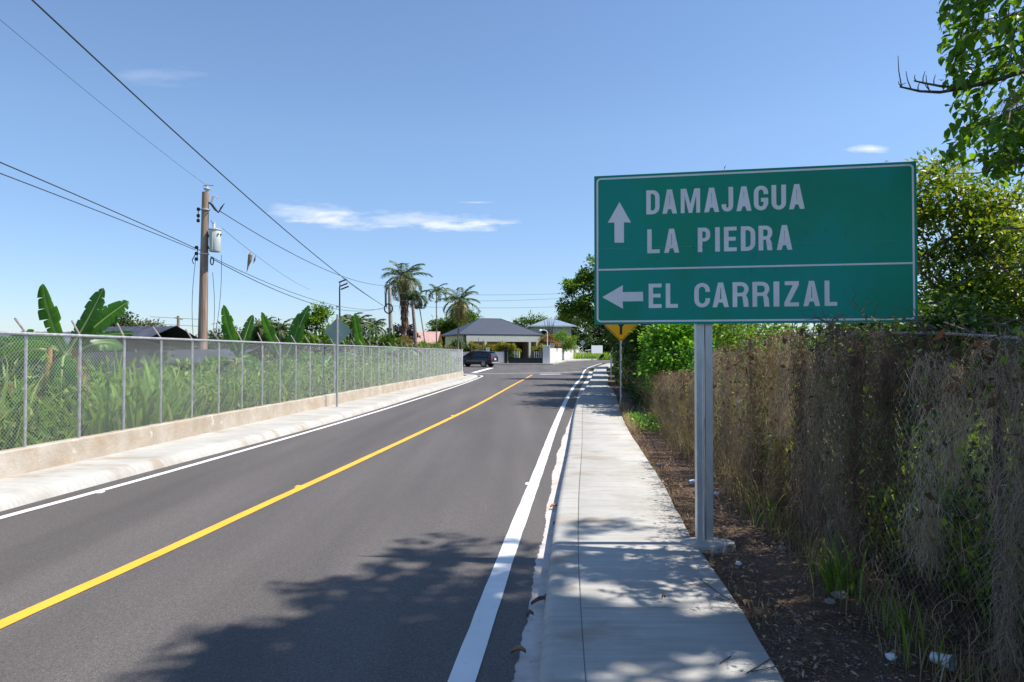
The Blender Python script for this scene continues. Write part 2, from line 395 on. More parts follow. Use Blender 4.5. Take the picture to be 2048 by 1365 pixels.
M['l_small'] = Lg('leaf_small', [(.04, .10, .015), (.075, .16, .02), (.13, .22, .03), (.20, .28, .04), (.28, .27, .055)], .38, .4, (2.0, 1.7, .5))
M['l_bright'] = Lg('leaf_bright', [(.05, .16, .018), (.09, .24, .025), (.15, .33, .035), (.22, .40, .05)], .42)
M['l_dark'] = Lg('leaf_dark', [(.025, .055, .012), (.04, .085, .016), (.06, .115, .02)], .3)
M['l_shaded'] = Lg('leaf_shaded', [(.018, .035, .009), (.03, .055, .012), (.05, .085, .016), (.09, .07, .03)], .2)  # thicket leaves darkened to put shade into the gaps behind the vines
M['l_mid'] = Lg('leaf_mid', [(.04, .095, .015), (.075, .16, .02), (.13, .24, .03), (.20, .32, .05)], .38)
M['l_mango'] = Lg('leaf_mango', [(.03, .075, .012), (.06, .125, .016), (.12, .20, .025), (.03, .09, .02)], .3)
M['l_olive'] = Lg('leaf_olive', [(.07, .10, .03), (.11, .14, .04), (.15, .15, .06), (.12, .10, .06)], .3)
M['l_plum'] = Lg('leaf_plum', [(.03, .022, .04), (.05, .035, .06), (.035, .05, .05)], .2, tcol=(1, 1, 1))
M['l_croton'] = Lg('leaf_croton', [(.36, .27, .03), (.30, .30, .04), (.12, .20, .02), (.06, .12, .015), (.32, .18, .03)], .35)
M['l_redbush'] = Lg('leaf_red_bush', [(.30, .12, .08), (.22, .14, .06), (.12, .17, .04), (.36, .17, .12)], .3)
M['l_palm'] = Lg('leaf_palm', [(.03, .075, .04), (.045, .10, .05), (.08, .14, .05), (.14, .17, .06)], .3)
M['l_palmy'] = Lg('leaf_palm_yellow', [(.40, .30, .10), (.30, .27, .08), (.14, .18, .05), (.08, .13, .05), (.45, .34, .16)], .3)
M['l_dead'] = Lg('leaf_dead', [(.18, .10, .06), (.26, .16, .10), (.32, .22, .14)], .2, .8, (1.2, 1, .8))
M['l_banana'] = Lg('banana_leaf', [(.030, .105, .014), (.05, .15, .02), (.075, .19, .025)], .4, .35, (2.2, 2.0, .5))
M['l_weed'] = Lg('weed', [(.03, .085, .012), (.075, .18, .022), (.13, .27, .03), (.22, .38, .06), (.36, .42, .13)], .35, .5, (1.6, 1.6, .7))
M['l_vine'] = Lg('vine', [(.10, .24, .03), (.17, .33, .05), (.30, .45, .09)], .35, .4, (1.4, 1.6, .6))
M['l_grassb'] = Lg('grass_bright', [(.10, .20, .02), (.18, .30, .03), (.30, .38, .05)], .45)
M['moss'] = Lg('dry_moss', [(.17, .13, .10), (.26, .205, .16), (.36, .30, .235), (.46, .39, .31), (.25, .18, .12)], .3, .9, (1.1, 1, .85), .1)
M['moss_pale'] = Lg('pale_moss', [(.38, .30, .22), (.50, .41, .31), (.62, .53, .42), (.40, .31, .22)], .3, .9, (1.1, 1, .85), .1)
M['moss_dark'] = Lg('dark_moss', [(.09, .065, .05), (.14, .10, .075), (.19, .14, .10)], .25, .9, (1.1, 1, .85), .1)
M['straw'] = Lg('straw', [(.20, .14, .09), (.32, .24, .15), (.43, .35, .23), (.26, .23, .11)], .35, .8, (1.3, 1.2, .7), .1)
M['drybrown'] = Lg('dry_brown', [(.075, .045, .032), (.12, .075, .05), (.18, .115, .08), (.10, .09, .05)], .3, .85, (1.3, 1, .7), .1)
M['pseudostem'] = mat('banana_stem', (.50, .30, .08), .7, nscale=5, namt=.4, col2=(.14, .08, .04), stretch=(1, 1, .25))

def struct(o): o['kind'] = 'structure'; return o
# ---------------------------------------------------------------- ground, road, pavements
ys = np.concatenate([np.arange(-40, 46, 4.), np.arange(46, 130, 3.), [140, 170, 220, 300, 450, 700, 1100, 1800]])
xs = np.array([-1500, -600, -250, -120, -60, -30, -15, -8, 0, 8, 15, 30, 60, 120, 250, 600, 1500.])
V = [(x, y, zg(y)-.03) for y in ys for x in xs]; nx = len(xs)
F = [(j*nx+i, j*nx+i+1, (j+1)*nx+i+1, (j+1)*nx+i) for j in range(len(ys)-1) for i in range(nx-1)]
struct(fast('ground', V, F, M['ground'], smooth=True))
aL = herm([(-5.95, -6), (-5.72, 3), (-5.49, 7.35), (-5.30, 9.24), (-4.87, 12.7), (-3.35, 33.2), (-2.62, 43.8), (-2.46, 50.0)])
aR = herm([(-.35, -3), (0.02, 3.63), (.11, 4.67), (.24, 5.94), (.66, 10.5), (1.72, 19.5), (3.3, 33), (5.0, 46), (8.6, 72), (12.6, 90)])
kR = herm([(-.22, -3), (.14, 3.63), (.27, 5.25), (.43, 6.9), (.87, 10.9), (1.86, 20.2), (3.62, 33.5), (5.35, 46), (9.0, 72), (13.2, 90)])
sR = herm([(.75, -3), (1.30, 3.27), (1.385, 4.0), (1.51, 5.63), (1.77, 7.83), (2.38, 13.95), (4.45, 30.3), (4.75, 33.5), (6.5, 46), (10.2, 72), (14.6, 90)])
wR = herm([(-.95, -3), (-.26, 3.56), (-.06, 5.63), (.27, 8.79), (1.01, 16.04), (2.94, 33.19), (4.6, 46), (8.25, 73), (11.6, 88)])
wL = herm([(-5.62, -3), (-5.28, 7.07), (-5.11, 8.32), (-4.68, 12.19), (-3.05, 33.19), (-2.42, 45), (-2.25, 50)])
yC = herm([(-3.55, -3), (-3.2, 4.3), (-3.06, 5.31), (-2.82, 7.35), (-2.46, 10.4), (-1.47, 19.4), (.15, 38), (1.62, 54.6)])
fL = lambda y: -6.42+.077*(y-8.7)       # line of the chain-link fence on the left
def strip(name, left, right, z, mt, step=.5, y0=-3, y1=90, zf=None):
    V = []; F = []; Y = np.arange(y0, y1+1e-6, step)
    for y in Y: V += [(left(y), y, zg(y)+z), (right(y), y, zg(y)+z)]
    for i in range(len(Y)-1): F.append((2*i, 2*i+1, 2*i+3, 2*i+2))
    return struct(fast(name, V, F, mt))
# carriageway: ragged right edge, junction mouth to the left, bend to the right at the far end
V = []; F = []
Y = list(np.arange(-3, 16, .04))+list(np.arange(16, 50.01, .5))
for i, y in enumerate(Y):
    j = (.012*math.sin(y*3.1)+random.uniform(-.010, .010)) if y < 16 else 0
    V += [(aL(y)-.05, y, .004+zg(y)), (aR(y)+j, y, .004+zg(y))]
for i in range(len(Y)-1): F.append((2*i, 2*i+1, 2*i+3, 2*i+2))
n0 = len(V); Y2 = list(np.arange(50, 86.01, 2))
lj = lambda y: -2.51 if y < 51 else (-3.6 if y < 53 else (-70 if y < 84 else 3.5))
for y in Y2:
    xl = {50: -2.51, 52: -3.2, 54: -60}.get(int(y), -60 if y < 84.5 else 4.6)
    V += [(xl, y, .004+zg(y)), (aR(y), y, .004+zg(y))]
for i in range(len(Y2)-1): F.append((n0+2*i, n0+2*i+1, n0+2*i+3, n0+2*i+2))
LB = [(4.6, 86), (6.2, 91), (8.8, 98), (13, 105), (22, 111), (45, 116)]; RB = [(aR(86), 86), (12.6, 90), (15.2, 95), (20, 100), (29, 104), (48, 107)]
n0 = len(V)
for a, b in zip(LB, RB): V += [(a[0], a[1], .004+zg(a[1])), (b[0], b[1], .004+zg(b[1]))]
for i in range(len(LB)-1): F.append((n0+2*i, n0+2*i+1, n0+2*i+3, n0+2*i+2))
struct(fast('road', V, F, M['asphalt']))
# painted lines
for nm, c, w, mt, y1 in (('yellow_centre_line', yC, .060, M['yellow'], 54.6), ('white_edge_line_right', wR, .071, M['white'], 88), ('white_edge_line_left', wL, .055, M['white'], 50)):
    strip(nm, lambda y: c(y)-w+random.uniform(-.003, .003), lambda y: c(y)+w+random.uniform(-.003, .003), .009, mt, .25, -3, y1)
def flat(name, pts, z, mt, w=None):
    """ribbon of width w along pts (list of (x, y)), or a polygon when w is None"""
    mb = MB()
    if w is None: mb.add([(x, y, zg(y)+z) for x, y in pts], [tuple(range(len(pts)))])
    else:
        L = []
        for i, (x, y) in enumerate(pts):
            a = Vector(pts[max(i-1, 0)]); b = Vector(pts[min(i+1, len(pts)-1)]); d = (b-a).normalized(); n_ = Vector((-d.y, d.x))*w/2
            L += [(x+n_.x, y+n_.y, zg(y)+z), (x-n_.x, y-n_.y, zg(y)+z)]
        mb.add(L, [(2*i, 2*i+1, 2*i+3, 2*i+2) for i in range(len(pts)-1)])
    return struct(mb.build(name, mt))
flat('white_edge_line_turn', [(-2.25, 50.01), (-2.22, 51.5), (-2.4, 52.8), (-2.9, 53.8), (-3.8, 54.6)], .0095, M['white'], .14)
flat('cross_gutter', [(-4.2, 56.4), (-1, 57.3), (2.5, 58.6), (4.6, 60.0), (6.3, 61.6)], .010, M['gutter'], .55)
flat('stop_line', [(2.3, 55.6), (4.0, 55.9)], .010, M['white'], 1.0)
flat('stop_line_side_street', [(-3.3, 59.2), (-2.15, 71.5)], .010, M['white'], .55)
# right gutter, kerb, pavement
V = []; F = []
strip('gutter', lambda y: aR(y)-.12, lambda y: kR(y)+.02, .0015, M['gutter'], .5, -3, 62)
def kerb_mesh(name, top, foot, inner, z, mt, y0, y1, step, sgn, rz=.03):
    V = []; F = []; Y = np.arange(y0, y1+1e-6, step)
    for y in Y:
        f_, t_ = foot(y), top(y); g = zg(y)
        V += [(f_, y, g-.02), (f_+(t_-f_)*.35, y, g+z-rz), (t_, y, g+z-.006), (t_+sgn*.03, y, g+z), (inner(y), y, g+z)]
    for i in range(len(Y)-1):
        for k in range(4): F.append((5*i+k, 5*i+k+1, 5*i+5+k+1, 5*i+5+k))
    return struct(fast(name, V, F, mt, smooth=False))
kerb_mesh('kerb', lambda y: kR(y)+.045, kR, lambda y: kR(y)+.235, .14, M['conc'], -3, 90, .25, 1)
strip('pavement_base', lambda y: kR(y)+.2, lambda y: sR(y)-.01, .118, M['tar'], .5, -3, 90)
def slab(y0, y1):
    n_ = max(int((y1-y0)/.35), 2); V = []; F = []
    for i in range(n_+1):
        y = y0+(y1-y0)*i/n_; g = zg(y); a, b = kR(y)+.237, sR(y)
        V += [(a, y, g+.118), (a, y, g+.137), (a+.012, y, g+.14), (a+(b-a)*.5, y, g+.141), (b-.012, y, g+.14), (b+random.uniform(-.008, .008), y, g+.13), (b, y, g-.05)]
    for i in range(n_):
        for k in range(6): F.append((7*i+k, 7*i+k+1, 7*i+7+k+1, 7*i+7+k))
    F4 = F; return V, F4
SV = []; SF = []; yj = [-3, -.3, 1.5, 4.22, 7.02, 9.9, 12.8, 15.7, 18.6, 21.5, 24.5, 27.5, 30.5, 33.5, 36.5, 40, 44, 48, 52, 56, 60, 65, 70, 75, 80, 85, 90]
for a, b in zip(yj[:-1], yj[1:]):
    v_, f_ = slab(a+.003, b-.003); n_ = len(SV); SV += v_; SF += [tuple(i+n_ for i in q) for q in f_]
struct(fast('pavement_right', SV, SF, M['conc']))
# left pavement with a worn rounded kerb, turning the corner at the junction
V = []; F = []
Y = list(np.arange(-3, 50.01, .4))
rows = []
for y in Y:
    a = aL(y)
    rows.append([(a, y, -.02), (a-.035, y, .05), (a-.085, y, .105), (a-.16, y, .135), (a-.24, y, .14), (fL(y)+.02, y, .145)])
for (cx, cy, ix, iy) in [(-2.52, 50.5, -3.55, 50.2), (-2.72, 51.3, -3.75, 50.4), (-3.1, 51.9, -4.1, 50.6), (-3.9, 52.4, -4.8, 50.9), (-6, 53.0, -6.2, 51.3), (-20, 54.5, -20, 52.8), (-60, 58, -60, 56)]:
    d = Vector((ix-cx, iy-cy)).normalized()
    rows.append([(cx, cy, zg(cy)-.02)]+[(cx+d.x*o_, cy+d.y*o_, zg(cy)+h_) for o_, h_ in ((.035, .05), (.085, .105), (.16, .135), (.24, .14))]+[(ix, iy, zg(iy)+.145)])
for r_ in rows: V += r_
for i in range(len(rows)-1):
    for k in range(5): F.append((6*i+k, 6*i+k+1, 6*i+7+k, 6*i+6+k))
struct(fast('pavement_left', V, F, M['conc'], smooth=True))
# dirt verge on the right, gently humped
V = []; F = []; Y = np.arange(-3, 60.1, .3)
for y in Y:
    a = sR(y); w = 1.9+.12*y
    for k in range(9):
        t = k/8; x = a-.01+w*t
        V.append((x, y, zg(y)+.095+(.05*math.sin(x*2.3+y*1.7)+.035*math.sin(y*3.9+x))*min(t*4, 1)*.6+random.uniform(-.008, .008)))
for i in range(len(Y)-1):
    for k in range(8): F.append((9*i+k, 9*i+k+1, 9*i+10+k, 9*i+9+k))
struct(fast('dirt_verge', V, F, M['dirt'], smooth=True))
# far verge where the road bends away
flat('grass_verge', [(4.9, 87), (6.4, 92.5), (9, 99.5), (13.4, 107), (22, 113.5), (45, 119), (45, 150), (-30, 150), (-30, 92)], .03, mat('verge_grass', (.16, .26, .04), .9, nscale=.8, col2=(.10, .15, .03)))

# ---------------------------------------------------------------- low wall and chain-link fence, left
mb = MB(); Y = np.arange(-2, 47.9, .5); rows = []
for y in Y:
    x = fL(y); j = random.uniform(-.006, .006)
    rows.append([(x+.075, y, .10), (x+.06+j, y, .455+j), (x+.045, y, .47+j), (x-.10, y, .47+j), (x-.11, y, 0)])
wallm = MB()
for r_ in rows: wallm.v += r_
for i in range(len(rows)-1):
    for k in range(4): wallm.f.append((5*i+k, 5*i+k+1, 5*i+6+k, 5*i+5+k))
wallm.f.append((0, 1, 2, 3, 4)); n_ = 5*(len(rows)-1); wallm.f.append((n_, n_+1, n_+2, n_+3, n_+4))
w = wallm.build('low_wall', M['wall'])
tag(w, 'long low stained beige concrete wall along the left pavement under the mesh fence', 'wall')
fence = empty('chain_link_fence', (fL(9), 9, .47), 'silver chain-link fence with angled post tips standing on the low beige wall', 'fence')
fence_loc = Vector(fence.location)
def chain_mesh(fx, y0, y1, z0, z1f, d=.0565, r=.0016, off=(0, 0, 0)):
    """diagonal wires between y0 and y1 on the line x = fx(y)"""
    segs = []
    H = 1.6
    for sgn in (1, -1):
        k = np.arange(y0-H*1.0-.1, y1+H*1.0+.1, d)
        for y in k:
            a0, a1 = (y, y+sgn*H)   # at z0 and z0+H  (45 degrees)
            # clip to y0..y1 and top
            t0, t1 = 0., 1.
            if sgn > 0:
                if a0 < y0: t0 = (y0-a0)/H
                if a1 > y1: t1 = (y1-a0)/H
            else:
                if a0 > y1: t0 = (a0-y1)/H
                if a1 < y0: t1 = (a0-y0)/H
            top = z1f(y)
            t1 = min(t1, (top-z0)/H)
            if t1 <= t0: continue
            ya, yb = a0+sgn*H*t0, a0+sgn*H*t1
            segs.append((fx(ya)+sgn*r*.9, ya, z0+H*t0, fx(yb)+sgn*r*.9, yb, z0+H*t1))
    S = np.array(segs); A = S[:, :3]-np.array(off); B = S[:, 3:]-np.array(off)
    D = nrm(B-A); U = nrm(np.cross(D, np.array([1., 0, 0]))); W = np.cross(D, U)
    V = []
    for P in (A, B):
        for an in (0, 2.094, 4.189): V.append(P+(U*math.cos(an)+W*math.sin(an))*r)
    V = np.stack(V, 1); idx = np.array([[0, 1, 4, 3], [1, 2, 5, 4], [2, 0, 3, 5]])
    F = (idx[None]+(np.arange(len(S))*6)[:, None, None]).reshape(-1, 4); return V.reshape(-1, 3), F
ZT = 1.965
Vc, Fc = chain_mesh(fL, -1, 47.2, .475, lambda y: ZT+.012, off=fence_loc)
o = fast('wire_mesh', Vc, Fc, M['wire'], fence)
mb = MB(); mb.tube([Vector((fL(y), y, ZT))-fence_loc for y in np.arange(-1, 47.3, 1.6)], .021, 8); mb.build('top_rail', M['post'], fence, True)
kk = 0
for k in range(-8, 39):
    y = 9.03+1.01*k
    if y < -1 or y > 47.3: continue
    px = fL(y)-.035
    c = Vector((px, y, 0))-fence_loc
    mb = MB(); mb.tube([c+Vector((0, 0, .44)), c+Vector((0, 0, ZT-.02))], .019 if k < 37 else .045, 8)
    p = mb.build('post', M['post'], fence, True)
    a = MB(); dx, dy = random.uniform(-.02, .02), random.uniform(-.02, .02)
    a.tube([c+Vector((0, 0, ZT-.04)), c+Vector((-.02, 0, ZT+.03)), c+Vector((-.135+dx, dy, ZT+.215+dy))], .014, 6)
    a.build('angled_tip', M['arm'], p, True)
mb = MB(); c = Vector((fL(47.2), 47.25, 0))-fence_loc; mb.tube([c+Vector((0, 0, .1)), c+Vector((0, 0, ZT+.05))], .05, 10); mb.build('corner_post', M['whitemetal'], fence, True)

# ---------------------------------------------------------------- big green direction sign
BL = at(1189, 648.6, 5.73); BR = at(1836, 645.3, 5.28)
bw = math.hypot(BR.x-BL.x, BR.y-BL.y); bh = 1.252; rz = math.atan2(BR.y-BL.y, BR.x-BL.x); zb = (BL.z+BR.z)/2-.002
sx, sy_ = at(1411, 1104, 5.5).x, 5.56
sign = empty('direction_sign', (sx, sy_, .12), 'large green road sign reading DAMAJAGUA LA PIEDRA EL CARRIZAL on a metal post', 'road sign')
def under(o, parent, M_local):
    o.parent = parent; o.matrix_local = M_local
Mb = Matrix.Translation(Vector((BL.x, BL.y, zb))-Vector(sign.location)) @ Matrix.Rotation(rz, 4, 'Z')
mb = MB(); mb.box((bw/2, 0, bh/2), (bw, .004, bh)); board = mb.build('board', M['sign'], None); under(board, sign, Mb)
def CX(x):
    t = (x-25)/1950; s = t*5.73/(5.28+t*(5.73-5.28)); return s*bw
def CV(x, y):
    top = 157-.0513*(x-25); bot = 1050-.0051*(x-25); return (bot-y)/(bot-top)*bh
def outline(name, loops, mt, parent, Ml, y=-.0025, ext=.0006, label=None):
    cu = bpy.data.curves.new(name, 'CURVE'); cu.dimensions = '2D'; cu.fill_mode = 'BOTH'; cu.extrude = ext
    for lp in loops:
        sp = cu.splines.new('POLY'); sp.points.add(len(lp)-1)
        for p, q in zip(sp.points, lp): p.co = (q[0], q[1], 0, 1)
        sp.use_cyclic_u = True
    tmp = bpy.data.objects.new('tmp', cu); COL.objects.link(tmp)
    bpy.context.view_layer.update()
    me = bpy.data.meshes.new_from_object(tmp.evaluated_get(bpy.context.evaluated_depsgraph_get()))
    bpy.data.objects.remove(tmp); me.name = name
    me.transform(Matrix(((1, 0, 0, 0), (0, 0, -1, y), (0, 1, 0, 0), (0, 0, 0, 1))))
    me.materials.clear(); me.materials.append(mt)
    o = bpy.data.objects.new(name, me); COL.objects.link(o); under(o, parent, Ml)
    if label: o['label'] = label
    return o
def arc(cx, cy, rx, ry, a0, a1, n=7):
    return [(cx+rx*math.cos(R(a0+(a1-a0)*i/n)), cy+ry*math.sin(R(a0+(a1-a0)*i/n))) for i in range(n+1)]
def letter(ch, x0, x1, y0, y1):
    w, h = x1-x0, y1-y0; s = .036; b = .031   # vertical stem, horizontal bar
    def T(lp): return [(x0+p[0], y0+p[1]) for p in lp]
    if ch == 'I': return [T([(0, 0), (w, 0), (w, h), (0, h)])]
    if ch == 'L': return [T([(0, 0), (w, 0), (w, b), (s, b), (s, h), (0, h)])]
    if ch == 'E': return [T([(0, 0), (w, 0), (w, b), (s, b), (s, h/2-b*.45), (w*.92, h/2-b*.45), (w*.92, h/2+b*.55), (s, h/2+b*.55), (s, h-b), (w, h-b), (w, h), (0, h)])]
    if ch == 'A':
        q = w*.5; ti = s*.55; m = .26*h
        return [T([(0, 0), (s*.98, 0), (s*.98+.012, b*1.2), (w-s*.98-.012, b*1.2), (w-s*.98, 0), (w, 0), (q+ti, h), (q-ti, h)]),
                T([(s+.022, b*1.2+.028), (w-s-.022, b*1.2+.028), (q+.002, h-.045), (q-.002, h-.045)])]
    if ch == 'D':
        r = w*.55
        return [T([(0, 0)]+arc(w-r, r, r, r, -90, 0)+arc(w-r, h-r, r, r, 0, 90)+[(0, h)]),
                T([(s, b)]+arc(w-r, r, r-s*.98, r-b, -90, 0)+arc(w-r, h-r, r-s*.98, r-b, 0, 90)+[(s, h-b)])]
    if ch == 'U':
        r = w/2
        return [T(arc(r, r, r, r, 180, 360)+[(w, h), (w-s, h)]+arc(r, r, r-s, r-b, 360, 180)+[(s, h), (0, h)])]
    if ch == 'J':
        r = w/2
        return [T(arc(r, r, r, r, 180, 360)+[(w, h), (w-s, h)]+arc(r, r, r-s, r-b, 360, 180)+[(s, r+.015), (0, r+.015)])]
    if ch == 'C' or ch == 'G':
        r = w/2; o1 = arc(r, h-r, r, r, 0, 180)+arc(r, r, r, r, 180, 360)
        if ch == 'C':
            return [T([(w, h*.63)]+o1+[(w, h*.37), (w-s, h*.37)]+arc(r, r, r-s, r-b, 360, 180)+arc(r, h-r, r-s, r-b, 180, 0)+[(w-s, h*.63)])]
        return [T([(w, h*.65)]+o1[:-2]+[(w, r*.9), (w, h*.5), (w*.5, h*.5), (w*.5, h*.5-b), (w-s, h*.5-b)]+arc(r, r, r-s, r-b, 360, 180)+arc(r, h-r, r-s, r-b, 180, 0)+[(w-s, h*.65)])]
    if ch == 'P' or ch == 'R':
        r = w*.48; hy = h*.43; rr = (h-hy)/2; r = min(r, rr)
        bowl_o = arc(w-r, hy+r, r, r, -90, 0, 5)+arc(w-r, h-r, r, r, 0, 90, 5)
        bowl_i = [(s, hy+b*.9)]+arc(w-r, hy+r, r-s*.95, r-b*.9, -90, 0, 5)+arc(w-r, h-r, r-s*.95, r-b, 0, 90, 5)+[(s, h-b)]
        if ch == 'P': return [T([(0, 0), (s, 0), (s, hy)]+bowl_o+[(0, h)]), T(bowl_i)]
        return [T([(0, 0), (s, 0), (s, hy), (w-s-.012, hy), (w-s-.002, 0), (w, 0), (w-.006, hy*.75), (w-.02, hy+.008)]+bowl_o[3:]+[(0, h)]), T(bowl_i)]
    if ch == 'M':
        m = w/2
        return [T([(0, 0), (s*.85, 0), (s*.85, h*.72), (m-.014, 0), (m+.014, 0), (w-s*.85, h*.72), (w-s*.85, 0), (w, 0), (w, h), (w-s*1.25, h), (m, h*.36), (s*1.25, h), (0, h)])]
    if ch == 'Z':
        return [T([(0, 0), (w, 0), (w, b), (s*1.15, b), (w, h-b), (w, h), (.004, h), (.004, h-b), (w-s*1.25, h-b), (0, b)])]
lines = [('lettering', 'white word DAMAJAGUA', .729*bh, .889*bh, [('D', 340, 420), ('A', 437, 525), ('M', 548, 665), ('A', 690, 780), ('J', 795, 865), ('A', 885, 975), ('G', 990, 1077), ('U', 1097, 1185), ('A', 1203, 1297)]),
         ('lettering', 'white word LA', .470*bh, .629*bh, [('L', 345, 420), ('A', 447, 537)]), ('lettering', 'white word PIEDRA', .470*bh, .629*bh, [('P', 650, 725), ('I', 755, 783), ('E', 808, 885), ('D', 910, 997), ('R', 1017, 1100), ('A', 1127, 1220)]),
         ('lettering', 'white word EL', .1075*bh, .268*bh, [('E', 352, 430), ('L', 455, 528)]), ('lettering', 'white word CARRIZAL', .1075*bh, .268*bh, [('C', 627, 722), ('A', 737, 835), ('R', 858, 955), ('R', 978, 1080), ('I', 1105, 1140), ('Z', 1170, 1258), ('A', 1285, 1385), ('L', 1413, 1488)])]
Mi = Matrix.Identity(4)
for nm, lab, y0, y1, ls in lines:
    loops = []
    for ch, a, b_ in ls: loops += letter(ch, CX(a), CX(b_), y0, y1)
    outline(nm, loops, M['letter'], board, Mi, label=lab)
def cp(x, y): return (CX(x), CV(x, y))
outline('arrow', [[cp(178, 312), cp(107, 437), cp(147, 436), cp(147, 557), cp(204, 557), cp(204, 434), cp(247, 436)]], M['letter'], board, Mi, label='white arrow pointing up')
outline('arrow', [[cp(72, 885), cp(197, 955), cp(195, 911), cp(319, 909), cp(317, 853), cp(195, 855), cp(197, 813)]], M['letter'], board, Mi, label='white arrow pointing left')
def rrect(x0, y0, x1, y1, r):
    return arc(x1-r, y1-r, r, r, 0, 90, 5)+arc(x0+r, y1-r, r, r, 90, 180, 5)+arc(x0+r, y0+r, r, r, 180, 270, 5)+arc(x1-r, y0+r, r, r, 270, 360, 5)
i0 = .019; tw = .0145
outline('border', [rrect(i0, i0, bw-i0, bh-i0, .035), rrect(i0+tw, i0+tw, bw-i0-tw, bh-i0-tw, .022)], M['letter'], board, Mi)
dv_ = CV(50, 722)
outline('divider', [[(i0+tw, dv_-.006), (bw-i0-tw, dv_-.006), (bw-i0-tw, dv_+.008), (i0+tw, dv_+.008)]], M['letter'], board, Mi)
sv_ = CV(50, 597)
MB().add([(i0+tw, -.0026, sv_), (bw-i0-tw, -.0026, sv_+.004), (bw-i0-tw, -.0034, sv_+.007), (i0+tw, -.0034, sv_+.003)], [(0, 1, 2, 3)]).build('sheeting_seam', mat('seam', (.05, .33, .27), .4), board)
for bx_ in (.335*bw-.03, .335*bw+.05):
    for bz_ in (.12, .63, 1.13): MB().lathe([(0, -.002), (.009, -.002), (.008, .003), (0, .004)], (bx_, -.005, bz_), 10, Matrix.Rotation(R(90), 3, 'X')).build('bolt', M['sign'], board, True)
# two back-to-back channels
for k, (ox, wd) in enumerate(((-.002, .064), (.068, .058))):
    mb = MB(); t = .005; d = .07; h = 3.05
    prof = [(-wd/2, d/2), (-wd/2, -d/2), (-wd/2+.0, -d/2), (wd/2, -d/2), (wd/2, d/2), (wd/2-t, d/2), (wd/2-t, -d/2+t), (-wd/2+t, -d/2+t), (-wd/2+t, d/2)]
    prof = [prof[0], prof[1]]+prof[3:]
    if k == 0:   # ribbed channel: a fold down its face
        prof = [(-wd/2, d/2), (-wd/2, -d/2), (.012, -d/2), (.018, -d/2-.010), (.028, -d/2-.010), (.033, -d/2), (wd/2, -d/2), (wd/2, d/2), (wd/2-t, d/2), (wd/2-t, -d/2+t), (-wd/2+t, -d/2+t), (-wd/2+t, d/2)]
    mb.prism([(x+ox, y+.085) for x, y in prof], 'z', -.05, h)
    mb.build('post', M['galv'], sign)
mb = MB()
n = 14; ring = [(math.cos(i/n*6.283)*(.235+.03*random.random())*(1.15 if math.cos(i/n*6.283) > 0 else .8), math.sin(i/n*6.283)*(.14+.02*random.random())) for i in range(n)]
mb.v += [(x+.03, y+.09, -.05) for x, y in ring]+[(x*.92+.03, y*.92+.09, .032) for x, y in ring]+[(x*.6+.03, y*.6+.09, .05) for x, y in ring]+[(.03, .09, .052)]
for i in range(n):
    j = (i+1) % n; mb.f += [(i, j, j+n, i+n), (i+n, j+n, j+2*n, i+2*n), (i+2*n, j+2*n, 3*n)]
mb.build('footing', M['conc'], sign, True)

# ---------------------------------------------------------------- smaller signs
def diamond(mb, c, half, t, nrm_y=0):
    cx, cy, cz = c; r = .04; pts = []
    for a in (0, 90, 180, 270):
        dx, dz = math.cos(R(a)), math.sin(R(a))
        for s in (-1, 1):
            px_, pz_ = -dz*s, dx*s
            pts.append((cx+dx*(half-r)+px_*r, cz+dz*(half-r)+pz_*r))
    mb.prism(pts, 'y', cy-t/2, cy+t/2)
wp = at(1242, 815, 20.4); wp.z = .10
ws = empty('warning_sign', wp, 'amber diamond Y-junction warning sign on a thin grey post beside the right pavement', 'road sign')
mb = MB(); mb.tube([(0, 0, -.05), (0, 0, 2.95)], .03, 10); mb.build('post', M['signpost'], ws, True)
zc = (708-649)/1365*20.4+CAMH-wp.z
mb = MB(); diamond(mb, (0, -.04, zc), .535, .004); dp = mb.build('sign_plate', M['amber'], ws)
def dl(h, r=.03):
    L = []
    for a in (0, 90, 180, 270):
        dx, dz = math.cos(R(a)), math.sin(R(a))
        for s in (-1, 1): L.append((dx*(h-r)-dz*s*r, zc+dz*(h-r)+dx*s*r))
    return L
outline('border', [dl(.505), dl(.482)], M['black'], dp, Mi, y=-.0438)
q = .075
outline('y_symbol', [[(-q/2, zc-.31), (q/2, zc-.31), (q/2, zc-.075), (.23, zc+.12), (.23-.05, zc+.17), (0, zc), (-.18, zc+.17), (-.23, zc+.12), (-q/2, zc-.075)]], M['black'], dp, Mi, y=-.0438)
bp = at(674, 813, 20.1); bp.z = .14
bs = empty('road_sign', bp, 'diamond road sign seen from its grey-green back in front of the mesh fence', 'road sign')
mb = MB(); mb.tube([(0, 0, -.03), (0, 0, 2.72)], .032, 10); mb.build('post', M['signpost'], bs, True)
mb = MB(); diamond(mb, (0, .045, (708-663)/1365*20.1+CAMH-.14), .42, .004); mb.build('sign_plate', M['signback'], bs)
for z_ in (2.22, 2.95): MB().box((0, .036, z_), (.10, .012, .05)).build('clamp', M['signpost'], bs)
p = at(1222, 758, 42); p.z = zg(42)+.1
o = MB().tube([p, p+Vector((0, 0, 1.72))], .035, 8).build('marker_post', M['signpost'], None, True); tag(o, 'short bare grey metal post by the shaded pavement behind the amber sign', 'post')
p = at(1165, 722, 101); p.z = zg(101)
fs = empty('road_sign', p, 'small far pale diamond road sign seen from behind beyond the white wall', 'road sign')
MB().tube([(0, 0, 0), (0, 0, 2.9)], .05, 8).build('post', M['signpost'], fs, True)
mb = MB(); diamond(mb, (0, -.05, 2.65), .47, .01); mb.build('sign_plate', mat('pale_back', (.42, .50, .50), .5, .2), fs)
p = at(1196, 722, 104); p.z = zg(104)
